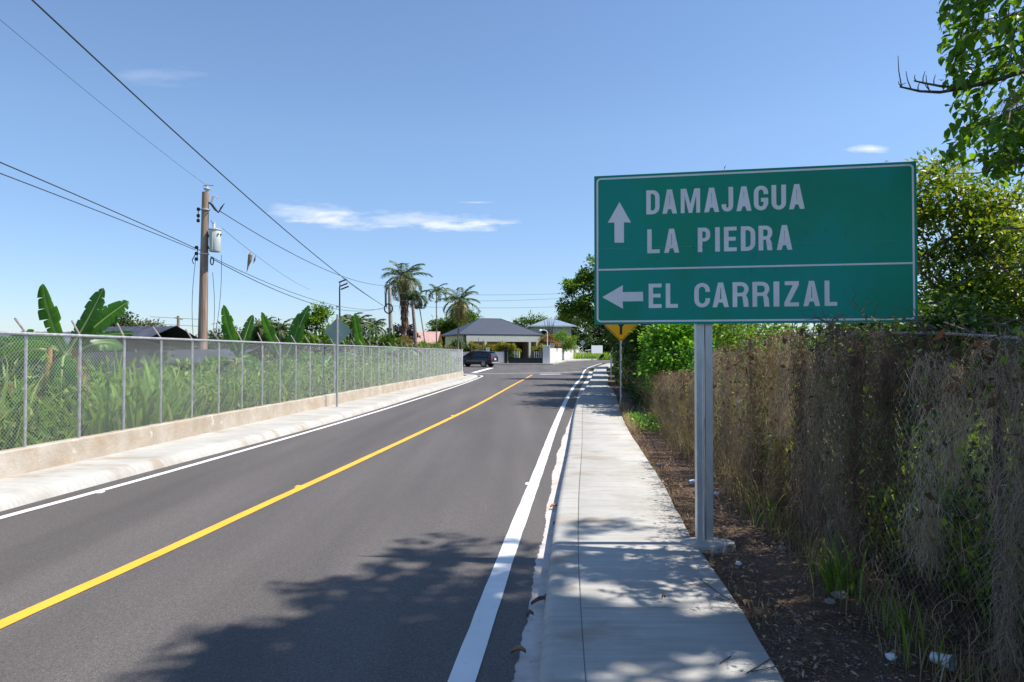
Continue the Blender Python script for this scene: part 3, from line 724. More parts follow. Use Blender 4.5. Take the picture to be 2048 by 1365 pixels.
fb = empty('sign_board', p, 'blank white rectangular board on a post at the far bend', 'sign board', rz=R(28))
MB().tube([(.05, .06, 0), (.05, .06, 2.2)], .07, 8).build('post', M['signpost'], fb, True)
MB().box((-.2, -.03, 1.65), (2.05, .03, 1.2)).build('board', M['whitemetal'], fb)
# green gate frame beside the far sign
p = at(1178, 722, 106); p.z = zg(106)
gg = empty('frame_gate', p, 'small green and white pipe gate frame in the weeds at the far bend', 'gate')
MB().tube([(-.6, 0, 1.5), (.5, 0, 1.6)], .05, 6).build('top_bar', M['whitemetal'], gg, True)
mg = mat('green_pipe', (.05, .25, .12), .5)
MB().tube([(-.55, 0, 1.4), (.4, 0, .3)], .04, 6).tube([(-.2, 0, 1.45), (.45, 0, .75)], .04, 6).build('brace', mg, gg, True)
MB().tube([(.45, 0, 0), (.45, 0, 1.6)], .05, 6).build('upright', mg, gg, True)
# ---------------------------------------------------------------- utility poles
P1 = at(403, 797, 26); P1.z = 0
p1 = empty('utility_pole', P1, 'leaning weathered wooden utility pole carrying a grey transformer behind the fence', 'utility pole')
top = at(411, 385, 26)-P1; lean = Vector((top.x, 0, top.z))
def on(z, dx=0, dy=0): return Vector((lean.x*z/lean.z+dx, dy, z))
MB().tube([on(-.1), on(2.5), on(5), on(lean.z)], [.20, .175, .15, .125], 14).build('pole', M['wood'], p1, True)
def zz(py): return CAMH+(708-py)/1365*26
zt = zz(482)
tr = MB().lathe([(.0, -.42), (.19, -.42), (.205, -.38), (.215, .36), (.20, .40), (.235, .405), (.235, .44), (.12, .475), (.0, .48)], on(zt, .42, -.05), 20).build('transformer', M['trafo'], p1, True)
for z_ in (.2, -.25): MB().box(on(zt+z_, .20, 0), (.14, .12, .10)).build('bracket', M['dark'], tr)
MB().lathe([(0, .46), (.06, .46), (.045, .52), (.065, .54), (.045, .58), (.06, .60), (.04, .64), (.05, .70), (0, .72)], on(zt, .38, -.05), 12).build('bushing', M['porcelain'], tr, True)
for k, (a, b) in enumerate(((.56, -.16), (.62, 0))):
    MB().tube([on(zt+.22, .42+.12, -.1), on(zt+.24, a+.05, b-.05)], .03, 8).build('terminal', M['dark'], tr, True)
MB().tube([on(zt+.3, .30, -.25), on(zt-.3, .30, -.25)], .012, 6).tube([on(zt+.3, .42, -.28), on(zt-.36, .42, -.28)], .012, 6).tube([on(zt+.3, .52, -.22), on(zt-.36, .52, -.22)], .012, 6).build('cooling_rib', M['trafo'], tr, True)
ti = MB(); h = zz(385)
MB().lathe([(0, 0), (.07, 0), (.07, .12), (.13, .13), (.13, .17), (.05, .2), (.05, .26), (0, .27)], on(h, .06), 12).build('pole_top_insulator', M['porcelain'], p1, True)
MB().tube([on(h+.26, -.1), on(h+.30, .05), on(h+.28, .3)], .012, 6).build('jumper_wire', M['cable'], p1)
z = zz(403)
MB().tube([on(z, .1), on(z-.1, .24), on(z-.28, .38), on(z-.42, .52)], [.02, .045, .05, .02], 8).build('dead_end_insulator', M['dark'], p1, True)
MB().tube([on(z-.05, .22), on(z+.22, .30)], .035, 8).tube([on(z+.24, .28), on(z+.2, .45), on(z+.08, .50)], .014, 6).build('fuse_cutout', M['porcelain'], p1, True)
MB().tube([on(z-.4, .52), on(z-.22, .62), on(z-.05, .74)], [.018, .03, .008], 6).build('surge_arrester', M['dark'], p1, True)
for py in (418, 431, 441):
    MB().lathe([(0, -.06), (.05, -.06), (.065, 0), (.05, .06), (0, .06)], on(zz(py), -.26), 10).build('spool_insulator', M['dark'], p1, True)
MB().tube([on(zz(416), -.26), on(zz(443), -.26)], .012, 6).tube([on(zz(418), -.26), on(zz(419), -.1)], .014, 6).build('spool_rack', M['dark'], p1)
for py in (495, 507, 518):
    MB().lathe([(0, -.06), (.06, -.06), (.07, 0), (.05, .06), (0, .06)], on(zz(py), -.30), 10).build('spool_insulator', M['dark'], p1, True)
MB().tube([on(zz(492), -.27), on(zz(522), -.27)], .014, 6).tube([on(zz(500), -.27), on(zz(500), -.1)], .02, 6).tube([on(zz(505), -.3), on(zz(520), -.46), on(zz(528), -.40)], .016, 6).build('bracket', M['dark'], p1)
for py in (419, 508):
    MB().lathe([(.165, -.02), (.175, -.02), (.175, .02), (.165, .02)], on(zz(py)), 16).build('pole_band', M['porcelain'], p1, True)
mb = MB(); pts = [on(zz(522)+.15*math.sin(a), .30+.06*math.cos(a)) for a in np.linspace(0, 6.283, 15)]; mb.tube(pts, .022, 6, False); mb.build('cable_coil', M['cable'], p1, True)
for dx, y0, y1 in ((-.33, 520, 690), (.33, 545, 700), (.66, 510, 690), (.22, 440, 470)):
    pts = [on(zz(y0+(y1-y0)*t), dx+.10*math.sin(t*3.1)*(-1 if dx < 0 else 1)-.25*t*(dx > .5)) for t in np.linspace(0, 1, 8)]
    MB().tube(pts, .010, 5).build('drop_wire', M['cable'], p1)
MB().tube([on(.0), on(zz(742))], [.203, .19], 14).build('white_painted_foot', M['whitemetal'], p1, True)

P2 = at(784, 735, 62); P2.z = zg(62); p2 = empty('utility_pole', P2, 'thin distant concrete utility pole with a cable coil beside the tallest palm', 'utility pole')
t2 = at(779, 572, 62)-P2
MB().tube([(0, 0, 0), (t2.x, 0, t2.z)], [.24, .15], 10).build('pole', mat('grey_pole', (.40, .36, .31), .85, nscale=5, namt=.15), p2, True)
q = at(780, 619, 62)-P2; mb = MB()
for rr in (.34, .40): mb.tube([(q.x-.1+rr*math.cos(a), -.2, q.z+.05+rr*1.15*math.sin(a)) for a in np.linspace(0, 6.283, 19)], .035, 6, False)
mb.build('cable_coil', M['cable'], p2, True)
MB().tube([(q.x-.35, -.15, q.z+.2), (q.x-.38, -.1, q.z+1.5)], .10, 6).build('cable_sleeve', M['cable'], p2, True)
MB().tube([(t2.x, 0, t2.z), (t2.x, 0, t2.z+.6)], .04, 6).box((t2.x, 0, t2.z-.3), (.5, .08, .08)).build('top_pin', M['dark'], p2)
P3 = at(357, 690, 110); P3.z = 0; p3 = empty('utility_pole', P3, 'tiny far wooden pole with slanted crossarms rising behind the left trees', 'utility pole')
z3 = CAMH+(708-632)/1365*110
MB().tube([(0, 0, 0), (-.1, 0, z3)], [.3, .2], 8).build('pole', M['wood'], p3, True)
MB().tube([(-.7, 0, z3-.3), (.6, 0, z3-.6)], .09, 6).tube([(-.4, 0, z3-2.2), (.5, 0, z3-3)], .06, 6).build('crossarm', M['wood'], p3)
p = at(1028, 700, 300)
# floodlight mast
P4 = at(680, 730, 46); P4.z = 0; p4 = empty('light_mast', P4, 'slim mast topped by three short slanted lamp bars beyond the diamond sign', 'light pole')
z4 = CAMH+(708-574)/1365*46
MB().tube([(0, 0, 0), (-.05, 0, z4)], [.07, .045], 8).build('mast', M['dark'], p4, True)
for py, dx in ((562, .16), (570, .22), (576, .30)):
    zc4 = CAMH+(708-py)/1365*46
    MB().box((dx, 0, zc4), (.55, .16, .07), ry=-R(22)).build('lamp_bar', M['dark'], p4)
MB().tube([(-.05, 0, z4), (-.02, 0, z4+.35)], .03, 6).build('bracket', M['dark'], p4)

# ---------------------------------------------------------------- wires
def wire(label, A, B, pts, r=.012, n=24, grp='overhead lines'):
    """pts: pixels measured in the photo; the cable hangs in the vertical plane through A and B (x, y)"""
    A = Vector(A); B = Vector(B); d = B-A; P = []
    for px, py in pts:
        u = (px-1024)/FPX   # X = u*Y (level approx)
        t = (u*A.y-A.x)/(d.x-u*d.y); Yp = A.y+d.y*t; P.append(at(px, py, Yp))
    S = np.array([p.y for p in P]); order = np.argsort(S); X = np.array([p.x for p in P])[order]; Z = np.array([p.z for p in P])[order]; S = S[order]
    dg = 2 if len(S) > 2 else 1
    cz = np.polyfit(S, Z, dg); cx = np.polyfit(S, X, 1); yy_ = np.linspace(S[0], S[-1], n)
    o = MB().tube([(np.polyval(cx, y), y, np.polyval(cz, y)) for y in yy_], r, 6).build('power_line', M['cable'], None, True)
    tag(o, label, 'power line'); return o
p2x, p2y = at(776, 600, 62).x, 62
wire('thick dark cable crossing the sky from the top left down past the light mast', (-10.6, 15), (p2x, p2y), [(0, -55), (58, 0), (250, 165), (420, 330), (560, 445), (680, 555), (765, 610)], .022, 40)
wire('thin cable from the insulator on the transformer pole to the far pole', (P1.x+.5, 26), (p2x, p2y), [(438, 420), (520, 473), (600, 517), (680, 550), (776, 572)], .016)
wire('upper of the two sagging cables right of the transformer', (P1.x+.2, 26), (p2x, p2y), [(421, 511), (520, 562), (620, 600), (700, 614), (776, 617)], .013)
wire('lower of the two sagging cables right of the transformer', (P1.x+.2, 26), (p2x, p2y), [(421, 513), (520, 570), (620, 607), (700, 620), (776, 613)], .016)
wire('upper of the two cables reaching the transformer pole from the left', (P1.x-.3, 26), (-10.5, 14), [(0, 325), (200, 411), (393, 498)], .014)
wire('lower of the two cables reaching the transformer pole from the left', (P1.x-.3, 26), (-10.6, 14), [(0, 347), (200, 424), (390, 500)], .012)
wire('faintest highest line running from the left edge to the pole top', (P1.x+.2, 26), (-10.2, 13.5), [(0, 40), (200, 205), (415, 373)], .005)
wire('fine line with hanging moss running from below the insulator', (P1.x+.6, 26), (p2x-6, 60), [(444, 456), (502, 505), (560, 545), (620, 580)], .008)
wire('fine line falling from the mast top to the far pole', (-11.6, 46), (p2x+2, 70), [(684, 556), (740, 595), (790, 625)], .012)
p = at(501, 505, 30)
mo = MB().tube([p, p+Vector((0, 0, -.12)), p+Vector((-.03, 0, -.35)), p+Vector((-.1, 0, -.6)), p+Vector((-.16, 0, -.9))], [.02, .10, .09, .04, .005], 7).build('moss_clump', M['moss'], None)
tag(mo, 'larger brown moss clump dangling from the fine wire', 'moss')
p = at(511, 512, 30.5)
mo = MB().tube([p, p+Vector((-.03, 0, -.15)), p+Vector((-.09, 0, -.35))], [.01, .045, .005], 6).build('moss_clump', M['moss'], None)
tag(mo, 'small sliver of moss hanging right of the larger clump', 'moss')
for lab, y0, y1, ym in (('highest far line spanning from the palms to the right trees', 586, 592, 592), ('middle far line spanning from the palms to the right trees', 601, 601, 604), ('lowest far line spanning from the palms to the right trees', 612, 618, 619)):
    A, B = at(779, y0, 62), at(1160, y1-6, 80); mid = (A+B)/2; mid.z -= .25
    o = MB().tube([A.lerp(B, t)-Vector((0, 0, .9*t*(1-t))) for t in np.linspace(0, 1, 14)], .014, 5).build('power_line', M['cable']); tag(o, lab, 'power line')
for py, lab in ((638, 'upper tiny line at the far left pole'), (652, 'lower tiny line at the far left pole')):
    A, B = at(300, py-4, 110), at(415, py+2, 110)
    o = MB().tube([A, B], .03, 4).build('power_line', M['cable']); tag(o, lab, 'power line')

# ---------------------------------------------------------------- houses
def W2(c, n=0): return c
def hip_roof(name, w, d, z0, z1, ridge, th, mt, parent, ov=.0):
    """footprint 0..w x 0..d"""
    cx, cy = w/2, d/2; r = ridge/2
    a = [(-ov, -ov, z0), (w+ov, -ov, z0), (w+ov, d+ov, z0), (-ov, d+ov, z0)]
    mb = MB(); mb.add([(x, y, z-th) for x, y, z in a]+a+[(cx-r, cy, z1), (cx+r, cy, z1)],
                      [(3, 2, 1, 0), (0, 1, 5, 4), (1, 2, 6, 5), (2, 3, 7, 6), (3, 0, 4, 7), (4, 5, 9, 8), (6, 7, 8, 9), (5, 6, 9), (7, 4, 8)])
    o = mb.build(name, mt, parent); return o
HB = Vector((-6.77, 88, zg(88))); ha = R(22)
house = empty('house', HB, 'single-storey cream house with a blue-grey hipped roof behind the crotons and black gate', 'house', rz=ha)
hw, hd = 11.9, 9.2; ze = 4.3-HB.z; zr = 6.55-HB.z
roof = hip_roof('roof', hw, hd, ze, zr, 3.0, .16, M['shingle'], house)
mb = MB()   # shingle courses
for k in range(1, 15):
    t = k/15; ins = t*(hd/2); z = ze+(zr-ze)*t; insx = t*((hw-3)/2)
    mb.add([(insx, ins-.05, z+.004), (hw-insx, ins-.05, z+.004), (hw-insx, ins-.05, z+.028), (insx, ins-.05, z+.028)], [(0, 1, 2, 3)])
    mb.add([(insx-.05, ins, z+.004), (insx-.05, hd-ins, z+.004), (insx-.05, hd-ins, z+.028), (insx-.05, ins, z+.028)], [(0, 1, 2, 3)])
mb.build('shingle_course', mat('shingle_edge', (.05, .055, .07), .8), roof)
mb = MB()
mb.tube([(0, 0, ze), (hw/2-1.5, hd/2, zr), (hw/2+1.5, hd/2, zr), (hw, 0, ze)], .07, 6); mb.build('ridge_cap', M['shingle'], roof)
mb = MB()   # walls: left side solid, front recessed porch
zw = ze-.17
mb.box((.75, hd/2, zw/2), (.2, hd-1.2, zw)).box((hw/2, hd-.75, zw/2), (hw-1.2, .2, zw)).box((hw-.75, hd/2+.1, zw/2), (.2, hd-1.5, zw)).box((hw/2-2.0, 3.3, zw/2), (hw-5.6, .2, zw))
mb.build('wall', M['cream'], house)
MB().box((hw/2+.2, .14, zw-.42), (hw-1.5, .22, .82)).build('beam', M['beam'], house)
for x in (1.2, 3.6, 6.3, 9.9, 11.0): MB().box((x, .16, (zw-.83)/2), (.3, .3, zw-.85)).build('column', M['beam'], house)
f_ = MB().box((.63, 4.2, 1.75), (.05, 1.3, 1.3)).build('window', M['chrome'], house); MB().box((.60, 4.2, 1.75), (.03, 1.1, 1.1)).build('pane', M['glass'], f_)
for x, y in ((3.4, 3.17), (5.4, 3.17)):
    f_ = MB().box((x, y, 1.7), (1.1, .06, 1.3)).build('window', M['gate'], house); MB().box((x, y-.035, 1.7), (.95, .03, 1.15)).build('pane', M['glass'], f_)
pw = mat('shaded_porch_wall', (.15, .13, .12), .8); MB().box((hw-3.1, 5.3, zw/2), (5, .2, zw)).box((6.6, 4.4, zw/2), (.2, 2.0, zw)).box((hw/2, 2.8, zw-.05), (hw-2, 4.4, .08)).build('porch_recess', pw, house)  # porch shade put into the colour of these walls and the ceiling
MB().box((9.0, 5.16, 1.35), (1.0, .08, 2.1)).build('door', M['porch'], house)
MB().box((10.4, 5.16, 1.75), (1.0, .08, 1.1)).build('window', M['glass'], house)
MB().box((hw/2, 2.6, .12), (hw-1.6, 5.0, .24)).build('porch_floor', M['terra'], house)
# yard wall, gate, pillars
def zy(x, y, h=0): return Vector((x, y, zg(y)+h))
bwall = MB(); bwall.box((-9.1, 84, .42+.72), (17.2, .18, 1.5)).box((-9.1, 84, .42+1.49), (17.2, .24, .06))
tag(bwall.build('yard_wall', M['block']), 'plain white yard wall with crotons rising behind it, left of the black gate', 'wall')
g = empty('entrance_gate', (-.42, 83.9, .40), 'black metal sliding gate with solid lower panel in front of the house', 'gate')
mb = MB(); mb.box((2.1, 0, .42), (4.2, .05, .62)); mb.build('lower_panel', M['gate'], g)
for k in range(15):
    if 3 < k < 11: continue
    MB().tube([(.12+k*.285, 0, .7), (.12+k*.285, 0, 1.75)], .022, 5).build('bar', M['gate'] if k > 3 else M['gate'], g)
for k in range(3): MB().tube([(.75+k*.28, .06, .7), (.75+k*.28, .06, 1.6)], .05, 6).build('white_upright', M['whitemetal'], g)
for k in range(4): MB().tube([(3.2+k*.26, .06, .7), (3.2+k*.26, .06, 1.6)], .035, 6).build('white_upright', M['whitemetal'], g)
MB().box((2.1, 0, .75), (4.2, .06, .06)).box((.03, 0, .95), (.08, .08, 1.8)).box((4.17, 0, .95), (.08, .08, 1.8)).build('gate_frame', M['gate'], g)
o = MB().box((4.2, 84, .40+1.1), (.85, .55, 2.3)).box((4.2, 84, .40+2.28), (.95, .65, .08)).build('gate_pillar', M['block'], None, bevel=.02); tag(o, 'wide white rendered pillar at the right end of the black gate', 'pillar')
o = MB().box((-.75, 84, .40+1.1), (.4, .4, 2.2)).build('gate_pillar', M['gate'], None); tag(o, 'narrow dark pillar at the left end of the black gate', 'pillar')
sw = empty('side_wall', (4.7, 84.2, .4), 'white roadside wall with short white pickets running away to the right of the gate', 'wall')
o_ = Vector((4.7, 84.2, .4)); A = Vector((4.7, 84.2, 0)); B = Vector((12.5, 128, 0)); mb = MB(); n = 14
L = []
for i in range(n+1):
    p = A.lerp(B, i/n); g_ = zg(p.y); h = 1.95+(1.62-1.95)*i/n
    for dx in (0, -.18):
        L += [Vector((p.x+dx, p.y, g_-.1))-o_, Vector((p.x+dx, p.y, g_+h))-o_]
mb.add(L, [q for i in range(n) for q in ((4*i, 4*i+4, 4*i+5, 4*i+1), (4*i+1, 4*i+5, 4*i+7, 4*i+3), (4*i+3, 4*i+7, 4*i+6, 4*i+2))]+[(0, 1, 3, 2), (4*n, 4*n+2, 4*n+3, 4*n+1)])
mb.build('wall', M['block'], sw)
for i in range(24):
    t = (i+.5)/24
    if .12 < t < .34: continue
    p = A.lerp(B, t); g_ = zg(p.y); h = 1.95+(1.62-1.95)*t
    MB().box(Vector((p.x-.09, p.y, g_+h+.32))-o_, (.12, .2, .66)).build('picket', M['block'], sw)
p0, p1_ = A.lerp(B, .4), A.lerp(B, .98)
MB().tube([Vector((p0.x-.09, p0.y, zg(p0.y)+2.45))-o_, Vector((p1_.x-.09, p1_.y, zg(p1_.y)+2.3))-o_], .05, 6).build('rail', M['block'], sw)
# road-side curb in front of the wall
struct(MB().add([(-20, 82.9, .38), (-20, 82.9, .52), (-20, 83.8, .53), (5.0, 82.7, .38), (5.0, 82.7, .52), (5.2, 83.8, .53)], [(0, 3, 4, 1), (1, 4, 5, 2)]).build('kerb_house', M['conc']))
struct(MB().add([(5.0, 82.7, .38), (5.0, 82.7, .52), (5.2, 83.8, .53), (7.6, 95, .6), (7.6, 95, .74), (7.0, 95.5, .75), (13.2, 106.0, .72), (13.2, 106.0, .9), (10, 112, .9)], [(0, 3, 4, 1), (1, 4, 5, 2), (3, 6, 7, 4), (4, 7, 8, 5)]).build('pavement_house', M['conc']))
lp = empty('street_lamp', (4.35, 84, .4+2.35), 'small white curved lamp arm on the white gate pillar', 'street lamp')
MB().tube([(0, 0, -.05), (.0, 0, 1.55), (-.08, 0, 1.75), (-.35, 0, 1.86), (-.75, 0, 1.86)], .055, 8).build('arm', M['whitemetal'], lp, True)
MB().lathe([(0, -.14), (.12, -.12), (.20, 0), (.1, .12), (0, .14)], (-.85, 0, 1.82), 12).build('lamp_head', M['whitemetal'], lp, True)
# second house
h2 = empty('house', (3.0, 112, .8), 'far grey-green two-storey house under a pale metal hipped roof', 'house', rz=R(4))
hip_roof('roof', 7.6, 8, 5.55, 6.9, .8, .12, M['tinroof'], h2); MB().box((3.8, 4, 2.7), (6.2, 6.6, 5.5)).build('wall', M['greywall'], h2)
MB().box((3.8, -.05, 5.47), (7.7, .1, .2)).build('gutter', M['whitemetal'], h2)
f_ = MB().box((2.5, .67, 4.2), (1.1, .06, 1.1)).build('window', M['gate'], h2); MB().box((2.5, .63, 4.2), (.95, .03, .95)).build('pane', M['glass'], f_)
# pink roofed house and orange tiled roof
h3 = empty('house', (-14.9, 96, .6), 'distant house with a faded pink roof and yellow wall behind the palms', 'house')
MB().add([(0, 0, 2.55), (4.4, 0, 2.55), (4.4, 4, 4.35), (0, 4, 4.35), (0, 8, 2.55), (4.4, 8, 2.55)], [(0, 1, 2, 3), (3, 2, 5, 4)]).build('roof', M['pinkroof'], h3)
MB().box((2.2, 4, 1.25), (4.0, 7.4, 2.5)).build('wall', mat('yellow_wall', (.62, .45, .15), .8), h3)
h4 = empty('house', (-19.4, 60, .1), 'low house with an orange clay tile hipped roof peeking over the fence plants', 'house')
hip_roof('roof', 2.9, 4, 2.35, 3.1, .3, .1, M['tileroof'], h4); MB().box((1.4, 2, 1.1), (2.3, 3.4, 2.2)).build('wall', M['cream'], h4)
def shed(loc, w, d, z0, z1, mt, label, rz=0):
    s = empty('shed', loc, label, 'shed', rz=rz)
    n = int(w/.12); V = []; F = []
    for i in range(n+1):
        x = w*i/n; o = .02*(i % 2)
        V += [(x, 0, z0+o), (x, d/2, z1+o), (x, d, z0+o)]
    for i in range(n):
        for k in (0, 1): F.append((3*i+k, 3*i+3+k, 3*i+4+k, 3*i+1+k))
    fast('roof', V, F, mt, s)
    mb = MB(); mb.box((w/2, d/2, z0/2-.02), (w-.5, d-.6, z0-.04)); mb.build('wall', M['corr2'], s)
    MB().box((w/2, .26, z0*.55), (w*.3, .05, z0*.7)).build('opening', M['gate'], s)
shed((-19.5, 17, 0), 8.2, 6, 1.80, 2.32, M['corr'], 'low shed with a grey corrugated roof seen through the nearest fence mesh', R(-4))
shed((-15.8, 24, 0), 3.0, 4, 2.0, 2.72, M['corr2'], 'small dark ribbed gable roof beside the first banana leaves', R(-14))
shed((-13.6, 23, 0), 4.2, 4, 1.40, 1.85, M['corr2'], 'lowest grey sheet roof stepping down right of the dark gable', R(-8))

# ---------------------------------------------------------------- parked car (x = forward, y = left)
ch = R(180-24); cl = at(951, 733, 74.8)
car = empty('parked_car', (cl.x, 75.2, zg(75)), 'dark navy suv parked on the side street in front of the white wall', 'car', rz=ch)
def loft(st, mt, name, parent, bevel=0):
    """st: list of (x, [(y, z), ...]) half sections, mirrored"""
    mb = MB(); k = len(st[0][1]); n = 2*k
    for x, sec in st:
        for y, z in sec: mb.v.append((x, y, z))
        for y, z in reversed(sec): mb.v.append((x, -y, z))
    for i in range(len(st)-1):
        for j in range(n): mb.f.append((i*n+j, i*n+(j+1) % n, (i+1)*n+(j+1) % n, (i+1)*n+j))
    mb.f.append(tuple(range(n))[::-1]); mb.f.append(tuple((len(st)-1)*n+j for j in range(n)))
    return mb.build(name, mt, parent, True, bevel)
def sec(w, zb_, zt_, zs, wt_): return [(w*.86, zb_), (w*.97, zb_+.12), (w, zs), (w*.97, zt_-.08), (wt_, zt_)]
body = loft([(-2.36, sec(.80, .42, .98, .7, .70)), (-2.30, sec(.90, .34, 1.06, .7, .82)), (-1.9, sec(.95, .30, 1.10, .72, .88)), (-.6, sec(.96, .28, 1.06, .70, .88)), (.9, sec(.96, .28, 1.05, .70, .88)),
             (1.3, sec(.95, .28, 1.06, .70, .82)), (2.0, sec(.92, .30, .96, .66, .72)), (2.34, sec(.80, .36, .84, .6, .55))], M['carpaint'], 'body', car)
cab = loft([(-2.25, [(.80, 1.02), (.77, 1.20), (.70, 1.30)]), (-2.05, [(.86, 1.05), (.80, 1.38), (.66, 1.62)]), (-1.6, [(.88, 1.05), (.80, 1.42), (.66, 1.69)]), (-.3, [(.89, 1.04), (.81, 1.44), (.66, 1.73)]),
            (.35, [(.88, 1.04), (.80, 1.42), (.65, 1.68)]), (1.30, [(.84, 1.03), (.81, 1.08), (.74, 1.10)])], M['carpaint'], 'cabin', car)
def side_y(z): return .895-(z-1.05)*.235
for s in (1, -1):
    for poly in ([(-1.95, 1.16), (-1.95, 1.36), (-1.55, 1.52), (-1.22, 1.55), (-1.22, 1.12)], [(-1.14, 1.12), (-1.14, 1.55), (-.22, 1.60), (-.22, 1.10)], [(-.12, 1.10), (-.12, 1.59), (.32, 1.54), (.98, 1.12)]):
        mb = MB(); mb.add([(x, s*(side_y(z)+.012), z) for x, z in poly]+[(x, s*(side_y(z)-.03), z) for x, z in poly], [tuple(range(len(poly))), tuple(range(len(poly), 2*len(poly)))[::-1]]+[(i, (i+1) % len(poly), (i+1) % len(poly)+len(poly), i+len(poly)) for i in range(len(poly))])
        mb.build('side_window', M['glass'], car)
    MB().tube([(-1.9, s*.63, 1.70), (-.3, s*.63, 1.79), (.3, s*.62, 1.73)], .02, 6).build('roof_rail', M['chrome'], car, True)
    MB().box((-2.28, s*.74, .98), (.16, .26, .30), rz=s*-.25).build('tail_light', M['red'], car, bevel=.02)
    MB().box((1.02, s*1.02, 1.12), (.12, .18, .13)).build('mirror', M['carpaint'], car, bevel=.03)
    MB().box((2.2, s*.66, .74), (.22, .3, .12), rz=s*.4).build('headlight', M['chrome'], car, bevel=.02)
    MB().box((-.6, s*.975, .66), (3.3-.8, .02, .05)).build('side_trim', M['chrome'], car)
    for x in (-1.42, 1.42):
        wl = MB(); Mr = Matrix.Rotation(R(90), 4, 'X')
        wl.lathe([(.20, -.12), (.34, -.125), (.365, -.08), (.365, .08), (.34, .125), (.20, .12)], (x, s*.84, .365), 22, Mr)
        whl = wl.build('wheel', M['tyre'], car, True)
        rm = MB(); Y0 = s*.97
        rm.lathe([(.225, -.01), (.245, -.01), (.245, .015), (.225, .015)], (x, Y0-s*.005, .365), 22, Mr)
        for k in range(5):
            a = 2*math.pi*k/5+.3; rm.box((x+.12*math.cos(a), Y0, .365+.12*math.sin(a)), (.24, .02, .055), ry=-a)
        rm.build('rim', M['rim'], whl, True)
        ar = MB(); ar.lathe([(0, -.02), (.40, -.02), (.40, .02), (0, .02)], (x, s*.935, .40), 22, Mr); ar.build('wheel_arch', M['black'], car, True)
mb = MB(); mb.add([(-2.262, y, z) for y, z in ((-.66, 1.14), (.66, 1.14))]+[(-2.10, y, z) for y, z in ((.58, 1.50), (-.58, 1.50))]+[(-2.2, y, z) for y, z in ((-.66, 1.14), (.66, 1.14))]+[(-2.03, y, z) for y, z in ((.58, 1.50), (-.58, 1.50))],
                  [(0, 1, 2, 3), (7, 6, 5, 4), (0, 4, 5, 1), (1, 5, 6, 2), (2, 6, 7, 3), (3, 7, 4, 0)]); mb.build('rear_window', M['glass'], car)
MB().box((-2.08, 0, 1.66), (.34, 1.24, .05)).build('rear_spoiler', M['carpaint'], car, bevel=.02)
MB().box((-2.37, 0, .46), (.12, 1.62, .16)).build('rear_bumper', M['chrome'], car, bevel=.03)
MB().box((-2.365, 0, .84), (.03, .46, .16)).build('number_plate', M['plate'], car)

# ---------------------------------------------------------------- vegetation builders (all geometry local to the root)
def limb_path(a, b, n=5, wob=.06):
    a = np.array(a, float); b = np.array(b, float); L = np.linalg.norm(b-a); P = []
    for i in range(n+1):
        t = i/n; p = a+(b-a)*t; p = p+rng.normal(size=3)*L*wob*math.sin(math.pi*t); p[2] += L*.10*math.sin(math.pi*t)
        P.append(p)
    return P
def tree(name, loc, label, cat, blobs, lm, leaf=(.1, .05), nclus=60, per=60, rc=.5, trunk_r=.12, trunk_top=None, ovate=False, keep=None, group=None, bark='bark', droop=-.15, limbs=24, fork=None, nx=0, shell=.35):
    """blobs: (cx, cy, cz, rx, ry, rz, weight) relative to loc"""
    root = empty(name, loc, label, cat, group); lo = np.array(root.location)
    ws = np.array([b[6] for b in blobs], float); ws /= ws.sum(); C = []
    for _ in range(nclus):
        b = blobs[rng.choice(len(blobs), p=ws)]; d = rdir(1)[0]; r = shell+(1-shell)*rng.random()**.6
        C.append([b[0]+d[0]*b[3]*r, b[1]+d[1]*b[4]*r, b[2]+d[2]*b[5]*r])
    C = np.array(C); C[:, 2] = np.maximum(C[:, 2], .15)
    if loc[1] > 22: per = int(per*1.9)
    cc = np.array([np.average([b[i] for b in blobs], weights=ws) for i in range(3)])
    n = nclus*per; ci = np.repeat(np.arange(nclus), per)
    sc = rc*rng.uniform(.6, 1.25, nclus)[ci]
    off = rng.normal(size=(n, 3))*np.array([.55, .55, .36])
    P = C[ci]+off*sc[:, None]
    D = nrm(off*.8+rdir(n)*.7+np.array([0, 0, droop])+nrm(C[ci]-cc)*.4); N = nrm(rdir(n)*.8+np.array([0, 0, 1.0]))
    k = rng.uniform(.7, 1.25, n)
    if keep is not None:
        m = keep(P+lo); P, D, N, k = P[m], D[m], N[m], k[m]
        mc = keep(C+lo); Ck = C[mc]
    else: Ck = C
    Vl, Fl = leaf_cards(P, D, N, leaf[0]*k, leaf[1]*k, ovate)
    fast('crown', Vl, Fl, lm, root)
    mb = MB(); fk = np.array(fork if fork is not None else (cc[0]*.5, cc[1]*.5, max(cc[2]*.55, .3)))
    mb.tube(limb_path((0, 0, -.1), fk, 5, .03), list(np.linspace(trunk_r*1.15, trunk_r*.75, 6)), 9)
    if len(Ck):
        for i in rng.choice(len(Ck), min(limbs, len(Ck)), replace=False):
            pth = limb_path(fk, Ck[i], 4); mb.tube(pth, list(np.linspace(trunk_r*.42, trunk_r*.05+.003, 5)), 5)
    mb.build('trunk', M[bark], root, True)
    return root
def frond_rib(base, az, el, L, droop, n=14):
    P = []; p = np.array(base, float); e = el
    for i in range(n+1):
        P.append(p.copy()); d = np.array([math.cos(az)*math.cos(e), math.sin(az)*math.cos(e), math.sin(e)]); p = p+d*L/n; e -= droop/n*(1+i/n)
    return np.array(P)
